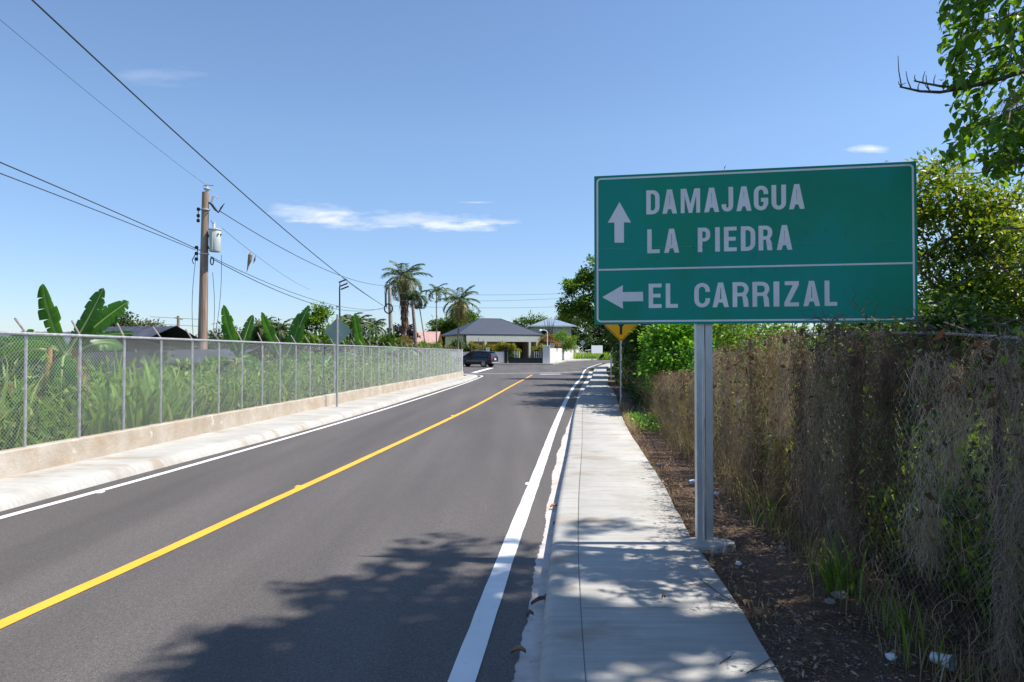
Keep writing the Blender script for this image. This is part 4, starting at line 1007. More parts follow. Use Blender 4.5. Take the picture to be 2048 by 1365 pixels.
def palm(name, loc, label, height, top, crown_L, nf, lm, trunk_r=.14, group=None, droop=2.0, leaflet=.55, el=(-.5, 1.3), skirt=0, lm2=None, curve=0, lw=.06, trunk=True, nuts=False):
    root = empty(name, loc, label, 'palm tree', group); tx, ty = top
    path = [(tx*t**1.4+curve*math.sin(math.pi*t), ty*t, height*t-.1*(t == 0)) for t in np.linspace(0, 1, 9)]
    if trunk: MB().tube(path, list(np.linspace(trunk_r*1.25, trunk_r*.8, 9)), 9).build('trunk', M['palmbark'], root, True)
    T = np.array([tx, ty, height]); P = []; D = []; N = []; L = []; W = []; ribs = MB(); P2 = []; 
    sets = {0: [[], [], [], []], 1: [[], [], [], []]}
    for i in range(nf):
        az = i*2.39996+rng.uniform(-.2, .2); t = (i+.5)/nf; e = el[1]+(el[0]-el[1])*t+rng.uniform(-.1, .1)
        Lf = crown_L*rng.uniform(.85, 1.1); dr = droop*rng.uniform(.75, 1.2)*(.6+.6*t)
        rb = frond_rib(T, az, e, Lf, dr); ribs.tube([tuple(x) for x in rb[::2]], list(np.linspace(.035, .008, len(rb[::2]))), 4)
        m = 34; w = 1 if (lm2 is not None and t > .58) else 0
        for s in (1, -1):
            tt = np.linspace(.10, .99, m); idx = tt*(len(rb)-1); i0 = idx.astype(int).clip(0, len(rb)-2); fr = (idx-i0)[:, None]
            p = rb[i0]*(1-fr)+rb[i0+1]*fr; tg = nrm(rb[i0+1]-rb[i0]); side = np.array([-math.sin(az), math.cos(az), 0])*s
            d = nrm(side[None]*.8+tg*.75+np.array([0, 0, -.38])+rng.normal(size=(m, 3))*.16)
            ln = leaflet*np.sin(np.pi*(tt*.82+.12))**.6*rng.uniform(.8, 1.1, m)
            S = sets[w]; S[0].append(p); S[1].append(d); S[2].append(nrm(np.cross(d, tg)+1e-3)); S[3].append(ln)
    for w, mt in ((0, lm), (1, lm2)):
        S = sets[w]
        if not S[0]: continue
        ln = np.concatenate(S[3]); Vl, Fl = leaf_cards(np.concatenate(S[0]), np.concatenate(S[1]), np.concatenate(S[2]), ln, np.full(len(ln), lw))
        fast('fronds' if w == 0 else 'yellowing_fronds', Vl, Fl, mt, root)
    ribs.build('frond_ribs', lm_rib, root)
    if nuts:
        mb = MB()
        for k in range(9):
            a = rng.uniform(0, 6.28); mb.lathe([(0, -.12), (.09, -.06), (.11, .02), (.07, .1), (0, .13)], (T[0]+.28*math.cos(a), T[1]+.28*math.sin(a), T[2]-.25-rng.uniform(0, .3)), 8)
        mb.build('coconuts', mat('coconut_husk', (.42, .30, .14), .6), root, True)
    if skirt:
        n = 900; z = T[2]-rng.uniform(.1, skirt, n); a = rng.uniform(0, 6.28, n); t = z/height; r = rng.uniform(.1, .42, n)*(1-(T[2]-z)/skirt*.45)
        P = np.stack([tx*t**1.4+r*np.cos(a), ty*t+r*np.sin(a), z], 1); D = np.stack([np.cos(a)*.15, np.sin(a)*.15, -np.ones(n)], 1)
        Vl, Fl = leaf_cards(P, D, rdir(n), rng.uniform(.6, 1.3, n), .09); fast('dead_frond_skirt', Vl, Fl, M['l_dead'], root)
    return root
lm_rib = mat('palm_rib', (.22, .22, .08), .6)
def banana(name, loc, label, leaves, stem=(1.6, .10), group=None, stems=None):
    """leaves: (az, elevation, length, half width, droop, base[, roll])"""
    root = empty(name, loc, label, 'banana plant', group)
    mb = MB()
    for (x, y, h, r, lx) in (stems or [(0, 0, stem[0], stem[1], 0)]):
        mb.tube([(x+lx*t, y, h*t-.05) for t in (0, .3, .6, 1)], [r*1.15, r, r*.8, r*.5], 10)
    mb.build('stem', M['pseudostem'], root, True)
    for lf_ in leaves:
        az, el, L, hw_, dr, base = lf_[:6]; roll = R(lf_[6] if len(lf_) > 6 else 35)
        az, el = R(az), R(el); rb = frond_rib(base, az, el, L, dr, 30); n = 30
        V = []; F = []; side = np.array([-math.sin(az), math.cos(az), 0.])
        for s in (1, -1):
            tear = 0; fold = .25
            i = 3
            while i < n:
                g_ = int(rng.integers(2, 7)); e_ = min(i+g_, n); tilt = rng.uniform(-.15, .35)
                for q_ in range(i, e_):
                    for a_, b_ in ((q_, q_+1),):
                        k0 = len(V)
                        for kk_ in (a_, b_):
                            t = (kk_-3)/(n-3); wdt = hw_*(math.sin(math.pi*min(t*.93+.07, 1))**.55)
                            if kk_ == b_ and b_ == e_: wdt *= .93
                            tg = rb[min(kk_+1, n)]-rb[max(kk_-1, 0)]; tg = tg/np.linalg.norm(tg); u0 = np.cross(tg, side); sv = side*math.cos(roll)+u0*math.sin(roll); up = np.cross(tg, sv)
                            mid = rb[kk_]+(sv*s*.55+up*.20)*wdt+tg*.08*wdt
                            tip = rb[kk_]+(sv*s*.97+up*(.12-tilt))*wdt+tg*.16*wdt
                            if kk_ == b_ and b_ == e_ and e_ < n: tip = tip-tg*.02
                            V += [rb[kk_], mid, tip]
                        F += [(k0, k0+3, k0+4, k0+1), (k0+1, k0+4, k0+5, k0+2)]
                i = e_
        lf = fast('leaf', V, F, M['l_banana'] if (az*7) % 1 < 2 else M['l_banana'], root)
        MB().tube([tuple(x) for x in rb[::3]], list(np.linspace(.028, .006, len(rb[::3]))), 5).build('midrib', M['rib2'], lf, True)
    return root
M['rib2'] = mat('banana_rib', (.30, .38, .12), .5)
# banana leaves are one blade: colour by position, not by strip
M['l_banana'] = leafmat('banana_blade', [(.035, .115, .016), (.05, .15, .02)], .42, .35, (2.3, 2.1, .5))
def gp(px, Y, z=0): return ((px-1024)/FPX*Y, Y, z)

# ---------------------------------------------------------------- left side: bananas, weeds, trees
def hz(py, Y): return CAMH+(708-py)/1365*Y
banana('banana_plant', gp(125, 11.6), 'nearest banana plant with two dry stems and torn leaves above the fence', [
    (173, 60, 1.40, .23, -.25, (.10, 0, 1.60), 72), (22, 50, 1.25, .23, .15, (.05, .1, 1.75), 62), (8, 60, 1.25, .17, -.1, (.15, -.1, 1.7), 75), (170, 25, 1.3, .24, 1.5, (-.2, .2, 1.75), 40),
    (195, 15, 1.35, .22, 1.5, (-.15, -.1, 1.75), 30), (60, 40, .9, .2, .9, (.1, .2, 1.7), 50), (-60, 0, 1.3, .22, 1.9, (.1, -.1, 1.65), 20), (3, 10, .95, .07, .1, (.2, .1, 1.95), 70)],
    stems=[(-.25, -.1, 1.85, .085, .1), (.10, .15, 1.9, .09, .02), (.2, -.3, 1.2, .06, -.02)])
b1_ = bpy.data.objects['banana_plant']; n = 150; a = rng.uniform(0, 6.28, n); q_ = rng.integers(0, 2, n)
P = np.stack([np.where(q_ == 0, -.18, .12)+.10*np.cos(a), .1+.10*np.sin(a), rng.uniform(.7, 1.75, n)], 1); D = np.stack([.35*np.cos(a), .35*np.sin(a), -np.ones(n)], 1)
Vb, Fb = leaf_cards(P, D, rdir(n), rng.uniform(.3, .7, n), rng.uniform(.05, .12, n)); o = fast('dead_leaves', Vb, Fb, M['l_dead'], b1_)
banana('banana_plant', gp(20, 12.5), 'browning banana plant at the left edge with leaves folded over the rail', [
    (8, 42, 1.5, .27, 1.7, (-.3, 0, 1.70), 55), (175, 35, 1.5, .27, 1.6, (0, 0, 1.8), 50), (12, 15, 1.4, .25, 1.5, (0, .2, 1.7), 60), (-80, 40, 1.1, .2, 2.0, (0, 0, 1.8)), (10, 25, 1.2, .17, 1.0, (.1, 0, 1.75), 60)], stem=(1.8, .10))
banana('banana_plant', gp(468, 19), 'banana plant with two upright leaves just right of the transformer pole', [
    (168, 60, 1.75, .25, -.25, (.25, 0, 1.45), 75), (25, 78, 1.40, .16, .1, (.12, 0, 1.45), 70), (-170, 10, 1.2, .2, .9, (0, 0, 1.5), 40), (-30, 30, 1.2, .2, 1.4, (.1, 0, 1.4), 30), (80, 40, 1.3, .2, 1.2, (0, .1, 1.4))], stem=(1.5, .10))
banana('banana_plant', gp(566, 21), 'banana plant with one dark and one curled bright leaf in a wide V', [
    (174, 62, 1.75, .22, -.1, (.02, 0, 1.40), 72), (12, 60, 1.55, .25, -.35, (.02, 0, 1.5), 70), (8, 70, .75, .16, .1, (.50, 0, 2.50), 65), (-70, 30, 1.2, .2, 1.6, (0, -.1, 1.4)), (100, 40, 1.2, .2, 1.4, (0, .1, 1.4))], stem=(1.5, .10))
banana('banana_plant', gp(722, 30), 'banana plant whose long leaf leans left behind the diamond sign back', [
    (174, 66, 2.3, .26, -.25, (.30, 0, 1.3), 70), (95, 86, 1.75, .10, .1, (.35, .1, 1.3), 80), (20, 50, 1.5, .2, .8, (.4, 0, 1.4), 55), (-40, 50, 1.3, .22, 1.3, (.2, 0, 1.4)), (-90, 35, 1.2, .2, 1.6, (0, 0, 1.4))], stem=(1.5, .11))
banana('banana_plant', gp(786, 36), 'far banana plant with one stiff upright leaf and low arching leaves', [
    (95, 88, 1.9, .30, .05, (.0, 0, 1.35), 85), (6, 52, 1.5, .26, 1.1, (.0, 0, 1.3), 45), (175, 45, 1.9, .28, 1.3, (0, 0, 1.3), 45), (60, 30, 1.8, .28, .6, (.1, .3, 1.4), 50), (-170, 62, 1.4, .26, .8, (0, 0, 1.3), 60)], stem=(1.3, .12))
banana('banana_plant', gp(652, 26), 'short banana clump half hidden under the diamond sign', [
    (165, 50, 1.4, .24, 1.1, (0, 0, 1.2), 55), (15, 50, 1.4, .24, 1.1, (0, 0, 1.2), 55), (-60, 40, 1.2, .2, 1.5, (0, 0, 1.1)), (90, 60, 1.2, .2, 1.0, (0, 0, 1.1))], stem=(1.2, .1))
# weeds and cane grass behind the mesh
n = 8500; y = 3+rng.random(n)**1.25*46; x = np.array([fL(v) for v in y])-.25-rng.random(n)**1.3*4.2
hgt = np.where(y < 15, 1.15, 1.0)*rng.uniform(.6, 1.5, n)*(1+.12*np.sin(y*1.7+x*2))
def clampx(V): V[:, 0] = np.minimum(V[:, 0], -6.42+.077*(V[:, 1]-8.7)-.07); return V
Vb, Fb = blades(np.stack([x, y, np.zeros(n)], 1), hgt, rng.uniform(.02, .085, n), rng.uniform(.25, 1.2, n), 6)
tag(fast('tall_weeds', clampx(Vb), Fb, M['l_weed']), 'dense tall blue-green weeds filling the plot behind the mesh fence', 'weeds', kind='stuff')
n = 34000; y = 3+rng.random(n)**1.2*46; x = np.array([fL(v) for v in y])-.22-rng.random(n)**1.3*4.4; z = rng.uniform(.05, 1.5, n)*(.82+.22*np.sin(y*1.9+x)+.12*np.sin(y*4.7))
Vb, Fb = leaf_cards(np.stack([x, y, z], 1), rdir(n, .2), rdir(n, .9), rng.uniform(.06, .24, n), rng.uniform(.03, .09, n))
tag(fast('leafy_weeds', clampx(Vb), Fb, M['l_weed']), 'low broadleaf weeds between the cane stalks behind the mesh fence', 'weeds', kind='stuff')
n = 9000; y = 44+rng.random(n)*40; x = -4.5-rng.random(n)*40-(y-44)*.1; kq = (y < 50); x = np.where(y > 52, -24-rng.random(n)*30, x)
n2 = 14000; yb = 12+rng.random(n2)*60; xb = -11-rng.random(n2)*26-(yb*.12); 
Vb, Fb = blades(np.stack([xb, yb, np.zeros(n2)], 1), rng.uniform(.5, 1.3, n2), rng.uniform(.05, .10, n2), rng.uniform(.2, .8, n2), 3)
tag(fast('field_growth', Vb, Fb, M['l_mid']), 'rough green growth covering the field behind the bananas', 'weeds', kind='stuff')
# mid and far trees, left to right
tree('broadleaf_tree', gp(276, 52), 'rounded olive tree between the banana plant and the transformer pole', 'tree', [(0, 0, 2.9, 2.3, 2, 1.9, 3), (-1.6, 0, 2.7, 1.4, 1.4, 1.4, 1), (1.6, 0, 2.2, 1.4, 1.4, 1.2, 1)], M['l_olive'], (.22, .11), 70, 70, .6, .16)
tree('dark_tree', gp(226, 40), 'dark green tree rising just right of the nearest banana leaves', 'tree', [(0, 0, 2.6, 1.1, 1.1, 1.7, 1)], M['l_dark'], (.2, .10), 30, 70, .5, .12)
tree('bush', gp(352, 44), 'bright green bush left of the transformer pole above the fence', 'bush', [(0, 0, 1.7, 1.3, 1.3, 1.2, 1)], M['l_mango'], (.2, .1), 34, 70, .45, .08)
tree('small_tree', gp(438, 30), 'sparse little tree behind the upright banana leaf by the pole', 'tree', [(0, 0, 2.0, .7, .7, 1.1, 1)], M['l_dark'], (.14, .06), 26, 36, .35, .06)
tree('dense_tree', gp(545, 48), 'dense dark crown behind the V-shaped banana leaves', 'tree', [(0, 0, 2.4, 2.4, 2, 1.5, 2), (-1.7, 0, 2.2, 1.3, 1.3, 1.3, 1)], M['l_dark'], (.24, .11), 60, 70, .55, .14)
tree('shrub_tree', gp(632, 34), 'tall airy tree with clustered leaves left of the diamond sign', 'tree', [(0, 0, 2.3, 1.05, 1, 1.2, 3), (.25, 0, 3.7, .35, .35, .5, .8), (-.3, 0, 3.2, .5, .5, .5, .8), (.9, 0, 2.9, .35, .35, .25, .4)], M['l_mid'], (.17, .08), 60, 45, .32, .09, shell=.2)
for i, (px, Y, h, r_, mt, lab) in enumerate([(668, 60, 3.1, 2.6, 'l_dark', 'low dark tree mass behind the diamond sign'), (706, 66, 3.5, 2.4, 'l_mid', 'low green tree between the mast and the far pole'), (745, 64, 3.1, 2.2, 'l_olive', 'low olive tree left of the far utility pole'),
                                    (498, 58, 3.3, 2.8, 'l_dark', 'low dark tree between the two upright banana pairs'), (455, 62, 3.2, 2.2, 'l_mid', 'low green tree just right of the transformer pole'), (604, 70, 3.6, 2.6, 'l_olive', 'pale olive tree left of the airy shrub tree'), (90, 60, 3.4, 4.0, 'l_dark', 'dark low trees beyond the grey shed at the far left')]):
    tree('far_tree', gp(px, Y), lab, 'tree', [(0, 0, h*.6, r_, 1.4, h*.38, 1)], M[mt], (.26, .13), 48, 60, .5, .1, limbs=10, shell=.2)
for (px, Y, pt, L, lab) in [(522, 46, 652, 1.5, 'short feathery palm leftmost in the row behind the banana leaves'), (560, 44, 655, 1.4, 'short feathery palm between the dark and the curled banana leaf'), (712, 40, 645, 1.5, 'short arching palm just right of the diamond sign'), (745, 42, 650, 1.4, 'short arching palm rightmost of the pair beyond the diamond sign'), (700, 46, 640, 1.4, 'slightly taller short palm directly behind the diamond sign')]:
    palm('short_palm', gp(px, Y), lab, hz(pt, Y)-.2, (0, 0), L*.85, 15, M['l_palm'], .07, 'short palms behind the fence plants', 1.7, .38, (-.1, 1.35), lw=.045)
tree('plum_tree', gp(804, 74), 'dark purple-leaved round tree behind the far utility pole', 'tree', [(0, 0, 3.4, 1.5, 1.4, 1.5, 1)], M['l_plum'], (.38, .24), 40, 34, .5, .12)
tree('flowering_bush', gp(800, 58), 'rusty red and green bush in front of the pink roof', 'bush', [(0, 0, 2.2, 1.5, 1.2, 1.3, 1), (-1, 0, 1.9, .9, .9, 1.1, 1)], M['l_redbush'], (.2, .12), 46, 60, .45, .1)
tree('bush', gp(770, 36), 'green bush with large leaves at the foot of the far utility pole', 'bush', [(0, 0, 1.7, 1.3, 1, .9, 1)], M['l_mango'], (.24, .15), 30, 36, .4, .08)
tree('mango_tree', gp(905, 108, .7), 'broad glossy mango tree left of the blue-grey roof', 'tree', [(1.2, 0, 5.0, 3.0, 3, 2.6, 2), (-2.4, 0, 3.6, 2.2, 2.6, 2.4, 1.5), (0, 0, 2.6, 4, 3, 1.8, 1)], M['l_mango'], (.42, .22), 150, 80, .95, .3)
palm('coconut_palm', gp(810, 70), 'tallest coconut palm with a shaggy brown skirt down its trunk', hz(556, 70), (-.1, 0), 3.0, 26, M['l_palm'], .16, 'palms left of the house', 1.45, .85, (-.7, 1.35), 4.6, M['l_palmy'], lw=.055, nuts=True)
palm('leaning_palm', gp(834, 66), 'thick-trunked leaning palm right beside the tallest palm', hz(583, 66), (-.55, 0), 1.3, 10, M['l_palm'], .17, 'palms left of the house', 2.8, .6, (-.9, .6), 0, M['l_palmy'], lw=.07)
palm('slender_palm', gp(855, 68), 'slender palm with a thin curved leaning trunk', hz(595, 68), (-1.0, 0), 1.9, 14, M['l_palm'], .06, 'palms left of the house', 2.5, .55, (-.5, 1.2), 0, None, .0, .06)
palm('slender_palm', gp(873, 80), 'slender palm with a straight thin trunk between the leaning palm and the yellow palm', hz(583, 80), (-.02, 0), 1.9, 11, M['l_palm'], .07, 'palms left of the house', 2.1, .5, (.1, 1.3), lw=.055)
palm('yellow_palm', gp(915, 78), 'wide yellowing coconut palm overlapping the roof slope of the house', hz(603, 78), (.25, 0), 3.0, 24, M['l_palm'], .09, 'palms left of the house', 1.35, .8, (-.8, 1.3), .9, M['l_palmy'], lw=.055)
tree('far_tree', gp(1066, 128, .8), 'pale green tree behind the gap between the two house roofs', 'tree', [(0, 0, 5.6, 3.2, 2, 2.4, 1)], M['l_mango'], (.45, .22), 46, 50, .9, .2)
tree('far_tree', gp(1030, 140, .8), 'tiny tree top just above the ridge of the blue-grey roof', 'tree', [(0, 0, 6.6, 1.2, 1.2, 1.0, 1)], M['l_dark'], (.4, .2), 14, 30, .6, .2)
# hedge of garden plants behind the fence end and the yard wall
for i, (px, Y, top_, mt, lab, wd) in enumerate([
    (815, 52, 690, 'l_dark', 'dark garden bush under the pink roof', 1.2), (848, 60, 686, 'l_mid', 'green garden bush under the slender leaning trunk', 1.6), (876, 66, 684, 'l_mid', 'fresh green garden bush left of the house wall', 1.6),
    (898, 86, 690, 'l_croton', 'yellow-green croton at the left house corner', 1.0), (915, 86.4, 680, 'l_mango', 'taller green shrub at the left end of the porch', 1.1), (930, 86, 690, 'l_dark', 'arching dark green plant above the parked car', 1.3),
    (946, 86.2, 686, 'l_croton', 'yellow croton above the roof of the parked car', 1.0), (962, 86.4, 688, 'l_croton', 'yellow croton second from the car roof', 1.0), (978, 86, 690, 'l_croton', 'yellow croton behind the tail of the car', .9),
    (993, 86.3, 687, 'l_croton', 'mixed yellow croton over the middle of the white wall', 1.0), (1008, 86, 686, 'l_croton', 'yellow croton beside the dark gate pillar', 1.0), (1025, 85.6, 684, 'l_croton', 'bright yellow croton rising just inside the gate', .85),
    (1081, 85.6, 688, 'l_croton', 'small yellow croton behind the white gate pillar', .7), (1029, 84.9, 708, 'l_mid', 'little green pot plant low inside the gate bars', .4)]):
    z0 = zg(Y); tp = hz(top_, Y)-z0
    tree('croton_bush' if mt == 'l_croton' else 'garden_bush', gp(px, Y, z0), lab, 'bush', [(0, 0, tp*.62, wd*.75, wd*.6, tp*.36, 1)], M[mt], (.26, .10), 22, 42, .34, .05, limbs=8, group='garden plants along the yard wall')
for px, pt, lab in ((923, 681, 'thin pale bare stem left above the yard wall'), (957, 676, 'thin pale bare stem in the middle above the yard wall'), (966, 680, 'slightly shorter bare stem right of the middle one'), (943, 682, 'pale bare stem above the car windows')):
    q = gp(px, 85.2, zg(85)); o = MB().tube([q, (q[0]+.03, q[1], hz(pt, 85.2))], .045, 6).build('sapling', M['palmbark'], None, True); tag(o, lab, 'sapling', 'bare saplings above the yard wall')
q = gp(976, 85, zg(85)); o = MB().box((q[0], 84.1, zg(84)+1.75), (.45, .3, .55)).box((q[0], 84.1, zg(84)+2.04), (.55, .4, .06)).build('wall_box', M['block']); tag(o, 'small white block standing on the yard wall above the car tail', 'block')
# beyond the side wall
tree('garden_tree', gp(1120, 100, .7), 'feathery light green tree behind the white side wall', 'tree', [(0, 0, 2.8, 2.3, 2, 1.4, 2), (-1.5, 0, 2.2, 1.5, 1.5, 1.3, 1)], M['l_mid'], (.28, .10), 70, 60, .7, .12)
tree('flowering_bush', gp(1098, 92, .6), 'rusty orange bush just above the white gate pillar', 'bush', [(0, 0, 2.6, 1.3, 1.2, .9, 1)], M['l_redbush'], (.26, .12), 26, 46, .42, .08)
tree('red_flowers', gp(1138, 112, .8), 'small cluster of bright red flowers over the side wall', 'bush', [(0, 0, 2.9, .6, .5, 1.2, 1)], M['flower'], (.2, .12), 9, 9, .45, .05)
t = MB(); q = Vector(gp(1100, 98, .7))
for k in range(7):
    a = rng.uniform(-.5, .5); t.tube([q, q+Vector((a*.3, 0, 2.6)), q+Vector((a*1.3, 0, 4.6)), q+Vector((a*1.9, 0, 6.0+rng.uniform(-.6, .5)))], [.09, .07, .05, .015], 5)
tag(t.build('bare_shrub', M['bark']), 'tall bundle of bare brown branches in front of the far metal roof', 'bush')
n = 5000; y = rng.uniform(98, 122, n); x = (rng.uniform(1150, 1225, n)-1024)/FPX*y
kz = np.array([zg(v) for v in y]); ok = x > (y-88)*.35+8.0
P = np.stack([x, y, kz], 1)
P = P[(y > 108) | (x > 20)]
n = len(P); Vb, Fb = blades(P, rng.uniform(.4, 1.3, n), rng.uniform(.05, .12, n), rng.uniform(.2, .8, n), 3)
tag(fast('bend_grass', Vb, Fb, M['l_grassb']), 'bright sunlit grass and weeds at the outside of the far bend', 'grass', kind='stuff')
# ---------------------------------------------------------------- right side
FRx = lambda y: 2.36+.100*(y-3.6)+.04*math.sin(y*.9)
def FRz(y): return float(np.interp(y, [0, 2.8, 3.7, 4.7, 6.3, 8, 9.5, 10.8, 12, 16.5, 20, 24], [1.78, 1.80, 1.84, 1.89, 1.93, 1.84, 1.76, 1.46, 1.38, 1.24, 1.3, 1.3]))
# chain-link fence buried in the dry vines
rf = empty('overgrown_fence', (FRx(4), 4, .1), 'old wire fence on grey posts almost hidden by hanging dry vines', 'fence'); ro = Vector(rf.location)
Vc, Fc = chain_mesh(lambda y: FRx(y)+.09, 1.5, 24, .12, lambda y: FRz(y)-.04, d=.075, r=.0016, off=ro); fast('wire_mesh', Vc, Fc, M['arm'], rf)
for k, y in enumerate((1.2, 3.4, 5.75, 8.3, 10.9, 13.6, 16.4, 19.3, 22.5)):
    z1 = FRz(y)-(.10 if y < 7 else -.08*(k % 2))
    MB().tube([Vector((FRx(y)+.06, y, 0))-ro, Vector((FRx(y)+.05+random.uniform(-.04, .04), y, z1))-ro], .022, 8).build('post', M['bark'], rf, True)
MB().tube([Vector((FRx(y)+.08, y, FRz(y)-.05+.02*math.sin(y*2)))-ro for y in np.arange(1.2, 23, .7)], .008, 5).build('top_wire', M['arm'], rf)
# hanging curtains of dry vine and moss: thin curling ribbons
def strands(P0, Ln, W, seg=7, curl=.035, swing=.25, dn=1.0):
    n = len(P0); C = [P0]; d = np.tile(np.array([0, 0, -dn]), (n, 1))+rng.normal(size=(n, 3))*.25
    for i in range(seg):
        d = d*.62+rng.normal(size=(n, 3))*swing+np.array([0, 0, -.42*dn]); C.append(C[-1]+nrm(d)*(Ln/seg)[:, None])
    C = np.stack(C, 1); s = nrm(rng.normal(size=(n, 3))*np.array([.6, 1, .25])); V = []
    for i in range(seg+1):
        w = (W*(1-.6*i/seg)*.5)[:, None]; V += [C[:, i]-s*w, C[:, i]+s*w]
    V = np.stack(V, 1); V[:, :, 2] = np.maximum(V[:, :, 2], .11); k = 2*(seg+1)
    idx = np.array([[2*i, 2*i+1, 2*i+3, 2*i+2] for i in range(seg)])
    return V.reshape(-1, 3), (idx[None]+(np.arange(n)*k)[:, None, None]).reshape(-1, 4)
cols = []
y = 1.6
while y < 18:
    wd = random.choice([.03, .04, .05, .07, .10, .13])*random.uniform(.8, 1.2)*(1+.03*y); cols.append((y, wd, random.choice([1, 1, .95, .85, .7, .5, .35]), random.random())); y += wd*random.uniform(1.05, 2.4)*(1.25 if y > 9 else 1)
# gaps through which the sunny field shows
gaps = [(4.15, 4.55), (3.52, 3.70), (3.12, 3.28), (5.6, 5.85), (7.9, 8.2), (9.3, 9.7)]
def gapf(y, z):
    out = np.zeros(len(y), bool)
    for a, b in gaps: out |= (y > a) & (y < b) & (z > .88) & (z < 1.48)
    return out
parts = []; parts2 = []; parts3 = []; parts4 = []
for (y0, wd, ln, rr) in cols:
    zt = FRz(y0)+random.uniform(-.22, .07); n = int(np.interp(y0, [1.6, 4, 8, 18], [1500, 1500, 750, 330])*wd/.11*ln)+30
    zbot = zt-(zt-.15)*ln; t = rng.random(n)**.85; z = zt+(zbot-zt)*t
    w_ = wd*(.28+.16*np.sin(t*7+rr*9))*(1-.55*np.clip((t-.8)/.2, 0, 1)); sw_ = .03*np.sin(t*4+rr*20)
    yy_ = y0+sw_+rng.normal(size=n)*w_; xx = np.array([FRx(v) for v in yy_])-np.abs(rng.normal(size=n))*(.02+.3*wd)-.13*rr
    Pn = np.stack([xx, yy_, z], 1); Pn = Pn[~(gapf(yy_, z-.10) & (rng.random(n) < .95))]; n = len(Pn)
    if n == 0: continue
    kq_ = random.random(); (parts2 if (y0 > 6.2 and kq_ < .3) else (parts if kq_ < .55 else (parts3 if kq_ < .82 else parts4))).append(strands(Pn, rng.uniform(.05, .26, n), rng.uniform(.0014, .0034, n)*(1+.07*y0), 6, swing=.45))
V_, F_ = merge(parts); tag(fast('hanging_moss', V_, F_, M['moss']), 'grey-brown columns of hanging dried moss and vines draped over the right fence', 'dry vines', kind='stuff')
V_, F_ = merge(parts3); tag(fast('pale_hanging_moss', V_, F_, M['moss_pale']), 'palest grey columns of hanging moss on the right fence', 'dry vines', kind='stuff')
V_, F_ = merge(parts4); tag(fast('dark_hanging_moss', V_, F_, M['moss_dark']), 'darkest brown columns of hanging vines on the right fence', 'dry vines', kind='stuff')
V_, F_ = merge(parts2); tag(fast('hanging_straw_vines', V_, F_, M['straw']), 'straw-coloured dry vines hanging in the sunlit stretch of the right fence', 'dry vines', kind='stuff')
n = 4500; y = 1.6+rng.random(n)**1.2*15; z = np.array([FRz(v) for v in y])*(1-.97*rng.random(n)); k = ~gapf(y, z-.15); P = np.stack([np.array([FRx(v) for v in y])+.04+rng.random(n)*.10, y, z], 1)[k]; n = len(P)
V_, F_ = strands(P, rng.uniform(.1, .4, n), rng.uniform(.003, .007, n), 6, swing=.3); tag(fast('inner_vines', V_, F_, M['drybrown']), 'dark brown inner vines filling the wire behind the hanging moss', 'dry vines', kind='stuff')
# fuzzy curls over everything near, matted top, dry leaves
def tangle(n, ya, yb, mt, name, lab, zlo=.1, zhi=1.02, W=(.002, .004), Ln=(.06, .2), dx=.12, swing=.9, cat='dry vines', p=1.0):
    y = ya+(yb-ya)*rng.random(n)**p; t = zlo+(zhi-zlo)*rng.random(n); zt = np.array([FRz(v) for v in y]); z = .1+(zt-.1)*t
    x = np.array([FRx(v) for v in y])-.02-np.abs(rng.normal(size=n))*dx
    k = ~(gapf(y, z) & (rng.random(n) < .9)); P = np.stack([x, y, z], 1)[k]; n = len(P)
    V, F = strands(P, rng.uniform(*Ln, n), rng.uniform(*W, n), 6, swing=swing, dn=.25); return tag(fast(name, V, F, mt), lab, cat, kind='stuff')
tangle(4000, 1.6, 9, M['moss'], 'moss_curls', 'fine curled dead tendrils fuzzing the near part of the vine curtain', p=1.3, W=(.0012, .0026), Ln=(.03, .12))
tangle(3200, 1.8, 17, M['drybrown'], 'brown_tendrils', 'darker brown dead vines tangled along the top of the right fence', .80, .98, (.002, .005), (.08, .25), .16, .8)
tangle(3500, 1.8, 17, M['straw'], 'straw_tendrils', 'pale straw stalks mixed into the vine curtain', .05, .93, (.003, .006), (.12, .45), .14, .55, p=.8)
n = 900; y = 1.8+rng.random(n)**1.5*15; z = np.array([FRz(v) for v in y])*(1.0-.55*rng.random(n)**1.8); x = np.array([FRx(v) for v in y])-.06-np.abs(rng.normal(size=n))*.09
Vb, Fb = leaf_cards(np.stack([x, y, z], 1), rdir(n, -.7), rdir(n), rng.uniform(.03, .085, n), rng.uniform(.02, .045, n)); tag(fast('dead_leaves_on_vines', Vb, Fb, M['drybrown']), 'curled dead brown leaves caught in the top of the vine curtain', 'dead leaves', kind='stuff')
n = 1500; y = 2.2+rng.random(n)*16; z = np.array([FRz(v) for v in y])*rng.uniform(.35, 1.03, n); x = np.array([FRx(v) for v in y])-.03-np.abs(rng.normal(size=n))*.07
Vb, Fb = leaf_cards(np.stack([x, y, z], 1), rdir(n, .1), rdir(n, .6), rng.uniform(.03, .07, n), rng.uniform(.02, .04, n)); tag(fast('green_vine_leaves', Vb, Fb, M['l_small']), 'small live yellow-green leaves scattered through the dry vines', 'vine leaves', kind='stuff')
